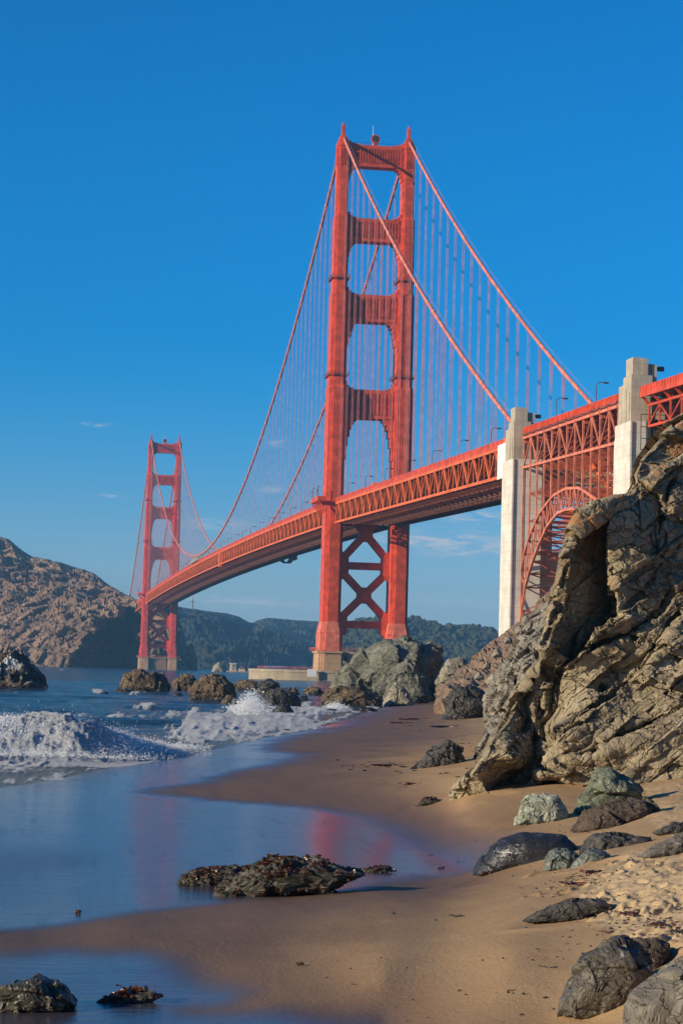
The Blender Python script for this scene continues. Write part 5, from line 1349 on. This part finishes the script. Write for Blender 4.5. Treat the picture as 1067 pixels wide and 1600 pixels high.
B([(155, 1087), (158, 1082), (168, 1081), (173, 1087)], M_dark, 'small black rock awash left of the row of sea rocks', G2, base=(164, 1085), seed=92, sub=4)
B([(268, 1090), (272, 1083), (282, 1082), (288, 1088), (284, 1092)], M_dark, 'small black rock awash below the squeezed sea rock', G2, base=(278, 1087), seed=94, sub=4)
Lr, LP = B([(-60, 1085), (-55, 1040), (-20, 1022), (8, 1020), (22, 1018), (34, 1026), (46, 1032), (56, 1038), (66, 1050), (72, 1062), (74, 1084), (20, 1088)], M_guano, 'big dark sea rock streaked white with bird droppings at the left edge', G2, base=(30, 1077), ridge=(8, 1052), seed=97, blocky=.6, f1=.5, amp=1.1, sub=6)
B([(546, 1116), (552, 1108), (565, 1104), (580, 1105), (592, 1112), (575, 1118)], M_dark, 'flat dark stone at the water line below the long low rock', G4, base=(568, 1112), seed=101, sub=4)
B([(505, 1114), (512, 1108), (524, 1108), (530, 1115)], M_dark, 'small dark stone in the wash at the end of the foam', G4, base=(518, 1112), seed=103, sub=4)
B([(440, 1143), (444, 1139), (452, 1139), (455, 1144)], M_dark, 'tiny dark stone alone on the wet sand', G4, base=(448, 1142), seed=105, sub=3)
# on the sand
B([(640, 1204), (655, 1190), (672, 1176), (690, 1162), (700, 1159), (712, 1166), (724, 1180), (730, 1192), (726, 1204), (690, 1210)], M_dark, 'triangular dark rock alone on the sand left of the outcrop foot', G3, base=(688, 1196), ridge=(690, 1188), seed=111, blocky=.55, f1=.7)
B([(803, 1290), (806, 1270), (814, 1252), (826, 1243), (848, 1240), (868, 1244), (878, 1254), (884, 1270), (880, 1284), (840, 1292)], M_pale, 'pale greenish white boulder, left of the green striped one', G3, base=(840, 1284), ridge=(838, 1266), seed=117, blocky=.6, f1=.6)
B([(868, 1276), (870, 1264), (880, 1262), (884, 1272), (880, 1280)], M_pale, 'small pale stone at the right end of the pale greenish boulder', G3, base=(876, 1273), seed=119, sub=5)
B([(892, 1272), (900, 1254), (915, 1238), (926, 1222), (936, 1208), (950, 1206), (962, 1214), (980, 1220), (996, 1232), (1003, 1250), (1000, 1272), (940, 1280)], M_green, 'tallest green striped boulder with a pointed top', G3, base=(940, 1266), ridge=(940, 1246), seed=123, blocky=.6, f1=.6, amp=1.1)
B([(888, 1304), (900, 1284), (920, 1268), (950, 1256), (985, 1248), (1005, 1248), (1020, 1256), (1026, 1270), (1010, 1282), (960, 1294), (910, 1306)], M_brn, 'long dark brown ribbed boulder in front of the green striped one', G3, base=(950, 1290), seed=127, blocky=.65, D=ground_hit(935, 1292))
B([(738, 1366), (746, 1344), (760, 1326), (785, 1308), (812, 1299), (845, 1300), (880, 1305), (898, 1318), (910, 1335), (900, 1362), (820, 1368)], M_blk_r, 'biggest smooth wet black boulder, at the right end of the pool', G4, base=(800, 1356), ridge=(820, 1336), seed=131, blocky=.66, f1=.9, amp=.26)
B([(850, 1362), (853, 1342), (864, 1327), (882, 1324), (900, 1332), (908, 1350), (896, 1366)], M_teal, 'wet grey green lump beside the big wet black boulder', G4, base=(874, 1357), seed=135, blocky=.65, amp=1.1)
B([(890, 1360), (900, 1338), (918, 1326), (945, 1332), (968, 1346), (940, 1358)], M_teal, 'low wet grey slab just right of the grey green lump', G4, base=(925, 1354), seed=138, blocky=.7, sub=5, D=ground_hit(900, 1356)+.3)
B([(903, 1340), (910, 1315), (925, 1303), (960, 1302), (990, 1304), (1015, 1310), (1012, 1322), (960, 1338)], M_dark, 'flat dark slab half sunk behind the grey green lump', G3, base=(950, 1328), seed=141, blocky=.6, sub=5)
B([(1018, 1302), (1034, 1293), (1050, 1286), (1075, 1285), (1090, 1300), (1050, 1308)], M_dark, 'dark low stone cut by the right edge, above the grey pointed slab', G3, base=(1050, 1303), seed=144, sub=5)
B([(995, 1340), (1012, 1326), (1035, 1316), (1060, 1305), (1085, 1302), (1120, 1310), (1120, 1335), (1050, 1340)], M_grey, 'grey pointed slab at the right edge above the trampled sand', G3, base=(1040, 1333), seed=147, blocky=.65)
B([(815, 1440), (835, 1426), (860, 1414), (885, 1407), (915, 1406), (945, 1408), (962, 1414), (945, 1424), (915, 1434), (880, 1442)], M_dark, 'long low striated dark rock sunk in the sand, above the foreground boulder', G3, base=(885, 1434), seed=151, blocky=.6, f1=.5, amp=.9, depth=.7)
B([(955, 1512), (958, 1490), (975, 1472), (1000, 1465), (1025, 1466), (1044, 1475), (1047, 1494), (1030, 1520), (990, 1540)], M_brn, 'dark brown knob behind the big foreground boulder', G3, base=(1010, 1512), seed=155, blocky=.65, amp=.8)
B([(872, 1588), (874, 1562), (882, 1540), (900, 1515), (915, 1495), (945, 1478), (975, 1470), (1000, 1478), (1015, 1505), (1022, 1530), (1005, 1560), (975, 1592), (930, 1600)], M_fg, 'big mottled foreground boulder on the lower right', G3, base=(925, 1582), ridge=(940, 1530), seed=159, blocky=.6, f1=.65, amp=.8, depth=1.0)
B([(976, 1640), (974, 1570), (985, 1548), (1010, 1532), (1040, 1515), (1075, 1505), (1130, 1505), (1150, 1640)], M_grey, 'smooth grey slab in the bottom right corner', G3, base=(1020, 1615), ridge=(1050, 1570), seed=163, blocky=.45, f1=.9, amp=.5)
B([(-40, 1590), (-30, 1550), (10, 1540), (38, 1530), (56, 1522), (72, 1526), (92, 1540), (112, 1556), (122, 1568), (112, 1580), (60, 1590)], M_fg, 'wet dark peaked rock in the bottom left corner pool', G4, base=(50, 1582), ridge=(50, 1556), seed=167, blocky=.62, f1=.6, amp=1.0)
T1, TP1 = B([(328, 1406), (345, 1386), (372, 1366), (395, 1350), (425, 1342), (445, 1344), (470, 1347), (500, 1343), (525, 1350), (550, 1358), (570, 1366), (540, 1378), (500, 1392), (440, 1404), (380, 1410)], M_weed_r, 'long mussel and weed covered rock in the middle of the pool', G4, base=(420, 1400), ridge=(440, 1374), seed=171, blocky=.6, f1=.4, amp=1.5)
T2, TP2 = B([(272, 1388), (285, 1370), (305, 1360), (325, 1358), (345, 1356), (368, 1354), (382, 1366), (360, 1380), (320, 1388)], M_weed_r, 'smaller weedy rock at the left end of the long pool rock', G4, base=(320, 1383), seed=175, blocky=.65, f1=.4, amp=1.4)
T3, TP3 = B([(548, 1370), (562, 1358), (585, 1356), (605, 1354), (622, 1361), (600, 1366)], M_weed_r, 'thin chain of weedy stones trailing from the right end of the long pool rock', G4, base=(585, 1363), seed=178, sub=5, amp=1.4)
T4, TP4 = B([(148, 1568), (165, 1558), (190, 1553), (215, 1550), (240, 1550), (254, 1556), (235, 1566), (190, 1570)], M_weed_r, 'flat stones with seaweed beside the bottom left corner rock', G4, base=(200, 1566), seed=181, sub=5, amp=1.4)
T5, TP5 = B([(654, 1257), (662, 1247), (675, 1245), (690, 1251), (692, 1258)], M_weed_r, 'little weedy stone near the toe of the outcrop', G3, base=(674, 1254), seed=184, sub=4, amp=1.3)
B([(681, 1359), (686, 1354), (694, 1354), (698, 1359)], M_dark, 'pebble in the shallow edge of the pool', G4, base=(689, 1357), seed=186, sub=3)

# seaweed: ruffled fronds growing on the pool rocks (each tuft is part of its rock)
mk, t, b = newmat('red_brown_seaweed'); p = wpos(t); n = t.noise(p, 9, 3); t.put(b.inputs['Base Color'], t.mix(n, (.035, .012, .006), (.11, .035, .014))); b.inputs['Roughness'].default_value = .35
def weed(parent, P, n, size, top=.3, centre=None, name='seaweed'):
    u, v, dc = proj(P); org = np.array(parent.location)
    N = (P-P.mean(0)); z = P[:, 2]; lim = z.min()+(z.max()-z.min())*top
    front = np.where((z > lim))[0]
    if centre: front = front[np.hypot(u[front]-centre[0], v[front]-centre[1]) < centre[2]]
    if len(front) == 0: front = np.arange(len(P))
    pat = fbm(P[front]*5, 3, 400); front = front[pat > -.05] if (pat > -.05).sum() > 30 else front
    sel = rng.choice(front, n); V, F = [], []
    for i in sel:
        c = P[i]; k0 = len(V); a = rng.uniform(0, 6.28); L = size*rng.uniform(.5, 1.4); w = L*rng.uniform(.18, .4); up = rng.uniform(.1, .9)
        d = np.array([math.cos(a), math.sin(a), up]); d /= np.linalg.norm(d); s = np.cross(d, rng.normal(size=3)); s /= np.linalg.norm(s)
        for j, (f_, ww) in enumerate([(0, .3), (.35, 1), (.7, .8), (1, .15)]):
            q = c+d*L*f_+np.array([0, 0, -.35*L*f_*f_])+rng.normal(size=3)*L*.05
            V += [q-s*w*ww, q+s*w*ww]
            if j: F.append((k0+2*j-2, k0+2*j-1, k0+2*j+1, k0+2*j))
    o = mesh_np(name, np.array(V)-org, np.array(F), mk, parent=parent, smooth=True); o['kind'] = 'stuff'; return o
weed(T1, TP1, 8000, .06, .25); weed(T2, TP2, 1500, .06, .35); weed(T3, TP3, 350, .06, .3); weed(T4, TP4, 260, .05, .3); weed(T4, TP4, 120, .16, .3, (211, 1553, 14)); weed(T5, TP5, 150, .06, .3)

# ---- cormorants on the sea rock
mb, t, b = newmat('black_feathers'); b.inputs['Base Color'].default_value = (.012, .011, .012, 1); b.inputs['Roughness'].default_value = .6
def bird(u, lean):
    uu, vv, dd = proj(LP); k = np.where((abs(uu-u) < 1.5))[0]; i = k[np.argmin(vv[k])]; c = LP[i]
    m = MB(); L = lean
    m.tube([(0, 0, -.05), (0, .02, .12), (.03*L, 0, .32), (.08*L, 0, .50), (.12*L, 0, .62), (.13*L, 0, .74), (.17*L, 0, .84), (.20*L, 0, .88), (.27*L, 0, .88), (.42*L, 0, .87)],
           [.04, .10, .17, .15, .08, .05, .045, .06, .04, .008], 8)
    m.tube([(-.02*L, 0, .2), (-.16*L, 0, .03), (-.26*L, 0, -.08)], [.1, .06, .03], 6)
    o = m.build('cormorant', mb, smooth=True, loc=None); o.location = c; o.rotation_euler = (0, 0, random.uniform(-.6, .6)); o.scale = (1.25,)*3; return o
for u, l, lab in [(35, -1, 'black cormorant standing alone on the right shoulder of the white streaked rock'), (13, 1, 'black cormorant on the top of the white streaked rock, one of the pair'), (17, -1, 'black cormorant on the very peak of the white streaked rock, facing left'), (4, 1, 'black cormorant low on the white left side of the streaked rock')]:
    prop(bird(u, l), lab, 'bird', 'cormorants on the sea rock')

# ---- drift and kelp scraps on the sand
mdw = paint('dark_driftwood', (.06, .038, .022), rough=.8)
def scrap(u, v, L, ang, name, label, cat, grp, curl=.3, th=.014, k=1):
    m = MB(); p0 = CAM+ray(u, v)*ground_hit(u, v); z = float(sand_z(*[np.atleast_1d(a) for a in rd(p0)])[0]); p0[2] = z+.035
    s = np.linalg.norm(p0-CAM)/FPX
    for j in range(k):
        a = ang+random.uniform(-.5, .5)*(j > 0); P = []; x = y = 0
        ll = L*s*random.uniform(.25, .9) if j else L*s*.9
        ox = oy = 0; a += math.pi*(j % 2)+random.uniform(-1.2, 1.2)*(j > 0)
        for i in range(7):
            P.append((x+ox, y+oy, .01*math.sin(i*1.9+j))); a += random.uniform(-curl, curl); x += math.cos(a)*ll/6; y += math.sin(a)*ll/6
        m.tube(P, [th*(.6+.5*math.sin(math.pi*min(1, (i+.6)/7))) for i in range(7)], 5)
    o = m.build(name, mdw if cat != 'kelp' else mk, smooth=True); o.location = p0; prop(o, label, cat, grp); return o
scrap(700, 1434, 32, .1, 'driftwood_twig', 'thin dark twig on the smooth sand left of the striated rock', 'twig', 'twigs on the sand')
scrap(940, 1460, 26, -1.0, 'driftwood_twig', 'thin dark twig above the big foreground boulder', 'twig', 'twigs on the sand')
scrap(462, 1510, 14, .1, 'driftwood_twig', 'short dark stick alone on the bare wet sand in the lower middle', 'twig', 'twigs on the sand', .1, .022)
scrap(655, 1124, 60, .3, 'kelp_strand', 'long kelp strands left of the blackish jagged boulder', 'kelp', 'kelp scraps', .3, .06, 6)
scrap(700, 1136, 50, .2, 'kelp_strand', 'kelp line just below the blackish jagged boulder', 'kelp', 'kelp scraps', .3, .06, 7)
scrap(628, 1130, 30, .2, 'kelp_strand', 'short kelp scrap farthest left on the upper sand', 'kelp', 'kelp scraps', .3, .05, 4)
scrap(610, 1197, 46, .1, 'kelp_strand', 'dark kelp scraps left of the triangular dark rock', 'kelp', 'kelp scraps', .4, .035, 8)
scrap(640, 1226, 30, .2, 'kelp_strand', 'kelp scraps in the pits below the triangular dark rock', 'kelp', 'kelp scraps', .4, .03, 5)
scrap(766, 1367, 20, .1, 'kelp_strand', 'reddish kelp scrap below the biggest wet black boulder', 'kelp', 'kelp scraps', .3, .03, 4)
scrap(925, 1366, 34, .1, 'kelp_strand', 'dark kelp scrap below the low wet grey slab', 'kelp', 'kelp scraps', .5, .02, 8)
scrap(900, 1384, 40, .1, 'kelp_strand', 'kelp lying over the churned sand above the striated rock', 'kelp', 'kelp scraps', .5, .018, 9)
scrap(1040, 1448, 60, .1, 'kelp_strand', 'reddish kelp strands at the right edge above the foreground boulder', 'kelp', 'kelp scraps', .5, .018, 16)
scrap(985, 1432, 30, .8, 'kelp_strand', 'kelp twist standing beside the right end of the striated rock', 'kelp', 'kelp scraps', .6, .02, 6)
scrap(930, 1286, 20, .8, 'kelp_strand', 'kelp bits at the left foot of the dark brown ribbed boulder', 'kelp', 'kelp scraps', .6, .02, 5)
scrap(122, 1428, 5, .2, 'kelp_strand', 'tiny dark scrap alone in the pool on the left', 'kelp', 'kelp scraps', .3, .03, 2)

PB = []
for i in range(420):
    u, v = random.uniform(560, 1066), random.uniform(1215, 1598)
    if rng.random() < .72: u, v = random.uniform(820, 1066), random.uniform(1330, 1500)
    p = CAM+ray(u, v)*ground_hit(u, v); r1, d1 = rd(p); p[2] = float(sand_z(np.atleast_1d(r1), np.atleast_1d(d1))[0])+.004
    if p[2] > .5: PB.append(p)
PB = np.array(PB); iv1, if1 = get_ico(1); VV = []; FF = []
for k, c in enumerate(PB):
    s = .006+.018*rng.random()**3; VV.append((iv1*(1+.25*rng.normal(size=(len(iv1), 1))))*[s*1.3, s, s*.7]+c); FF.append(if1+k*len(iv1))
VV = np.concatenate(VV); o = mesh_np('pebbles', VV, np.concatenate(FF), M_dark, origin=VV.mean(0)); prop(o, 'tiny dark pebbles and shell bits scattered over the sand', 'pebbles', kind='stuff')

m = MB(); WR = []
for (u0, v0, su, sv, n) in [(640, 1130, 60, 6, 50), (600, 1196, 45, 5, 40), (735, 1165, 20, 14, 16), (905, 1382, 40, 12, 60), (985, 1430, 40, 14, 60), (1040, 1450, 30, 10, 60), (920, 1300, 30, 8, 18), (850, 1225, 60, 8, 16), (1000, 1345, 50, 6, 24), (720, 1345, 40, 5, 8), (780, 1500, 150, 50, 16)]:
    for i in range(n):
        u, v = random.gauss(u0, su), random.gauss(v0, sv)
        if u > 1080 or v > 1595: continue
        p = CAM+ray(u, v)*ground_hit(u, v); r1, d1 = rd(p); p[2] = float(sand_z(np.atleast_1d(r1), np.atleast_1d(d1))[0])+.012
        a = random.uniform(-.7, .7)+YAW*-1; L = random.uniform(.03, .13)*(1 if d1 < 60 else 3); k = random.uniform(-.5, .5)
        q = [p+np.array([math.cos(a+k*j)*L*j/3, math.sin(a+k*j)*L*j/3, .008*(j % 2)]) for j in range(4)]
        m.tube(q, [.006 if d1 < 60 else .02]*4, 4, cap=False)
o = m.build('sea_wrack', mdw); prop(o, 'scattered bits of dark weed and twigs along the tide lines on the sand', 'sea wrack', kind='stuff')

# ---- far shore
def at_water(u, D): p = dist_pt(u, 1050, D); p[2] = 0; return p
p = at_water(364, 2030); T = empty('harbour_building', tuple(p), label='sunlit pale tower building with a small house on the far shore under the bridge', cat='building')
M_wall = paint('warm_plaster', (.62, .46, .33), var=.2, grime=.3); M_roof = paint('dark_roof', (.20, .12, .09))
m = MB(); m.prism([(-2.8, -2.8), (2.8, -2.8), (2.8, 2.8), (-2.8, 2.8)], 0, 7.6, [(-2.3, -2.3), (2.3, -2.3), (2.3, 2.3), (-2.3, 2.3)]); m.build('tower', M_wall, T)
m = MB(); m.box(-3.1, 3.1, -3.1, 3.1, 7.6, 8.2); m.build('tower_top', M_white, T)
for z in (2.2, 5): m = MB(); m.box(-.6, .6, -2.95, -2.4, z, z+1.3); m.build('window', M_blk, T)
m = MB(); m.box(5, 10.5, -3.5, 3.5, 0, 3.6); hs_ = m.build('house', M_wall, T)
m = MB(); m.prism([(4.7, -3.9), (10.8, -3.9), (10.8, 3.9), (4.7, 3.9)], 3.6, 5.6, [(7.5, -3.9), (8.0, -3.9), (8.0, 3.9), (7.5, 3.9)]); m.build('roof', M_roof, T)
m = MB(); m.box(-5, 14, -5, 5, -1, .9); m.build('quay', M_pier, T)
B([(330, 1053), (334, 1040), (342, 1034), (350, 1036), (354, 1052)], M_tan, 'small pale rocky point on the far shore left of the white tower building', 'far shore rocks', base=(342, 1048), D=2040, seed=201, sub=4, name='rock', cat='rock')
B([(292, 1050), (296, 1030), (290, 1012), (300, 1004), (306, 1020), (310, 1052)], M_head, 'brown rocky point just right of the far tower', 'far shore rocks', base=(300, 1047), D=2290, seed=205, sub=4, name='rock', cat='rock')
p = at_water(428, 2600); o = None; T = empty('harbour_building', tuple(p), label='long low pale shed on the far shore left of the fender wall', cat='building')
m = MB(); m.box(-12, 12, -6, 6, 0, 5); m.build('wall', M_white, T); m = MB(); m.prism([(-12.5, -6.5), (12.5, -6.5), (12.5, 6.5), (-12.5, 6.5)], 5, 8, [(-12.5, -.3), (12.5, -.3), (12.5, .3), (-12.5, .3)]); m.build('roof', M_conw, T)
p = dist_pt(301, 957, 4700); m = MB(); m.tube([(0, 0, -20), (0, 0, 34)], [2.2, .6], 4); m.box(-4, 4, -.6, .6, 22, 23.4); o = m.build('radio_mast', M_blk); o.location = p; prop(o, 'thin dark radio mast on the far hill right of the far tower', 'mast')

# ================================================================== AIR
hz = bpy.data.materials.new('haze'); hz.use_nodes = True; t = NT(hz.node_tree); t.n.clear()
pv = t.new('ShaderNodeVolumePrincipled'); pv.inputs['Density'].default_value = HAZE; pv.inputs['Color'].default_value = HAZE_COL+(1,); pv.inputs['Anisotropy'].default_value = 0.0
ou = t.new('ShaderNodeOutputMaterial'); t.l.new(pv.outputs[0], ou.inputs['Volume'])
m = MB(); m.box(-10500, 10500, -1500, 10500, -14, 300)
o = m.build('haze', hz); prop(o, kind='stuff')
S.cycles.volume_bounces = 0
S.cycles.max_bounces = 6
S.cycles.diffuse_bounces = 3
S.cycles.glossy_bounces = 3
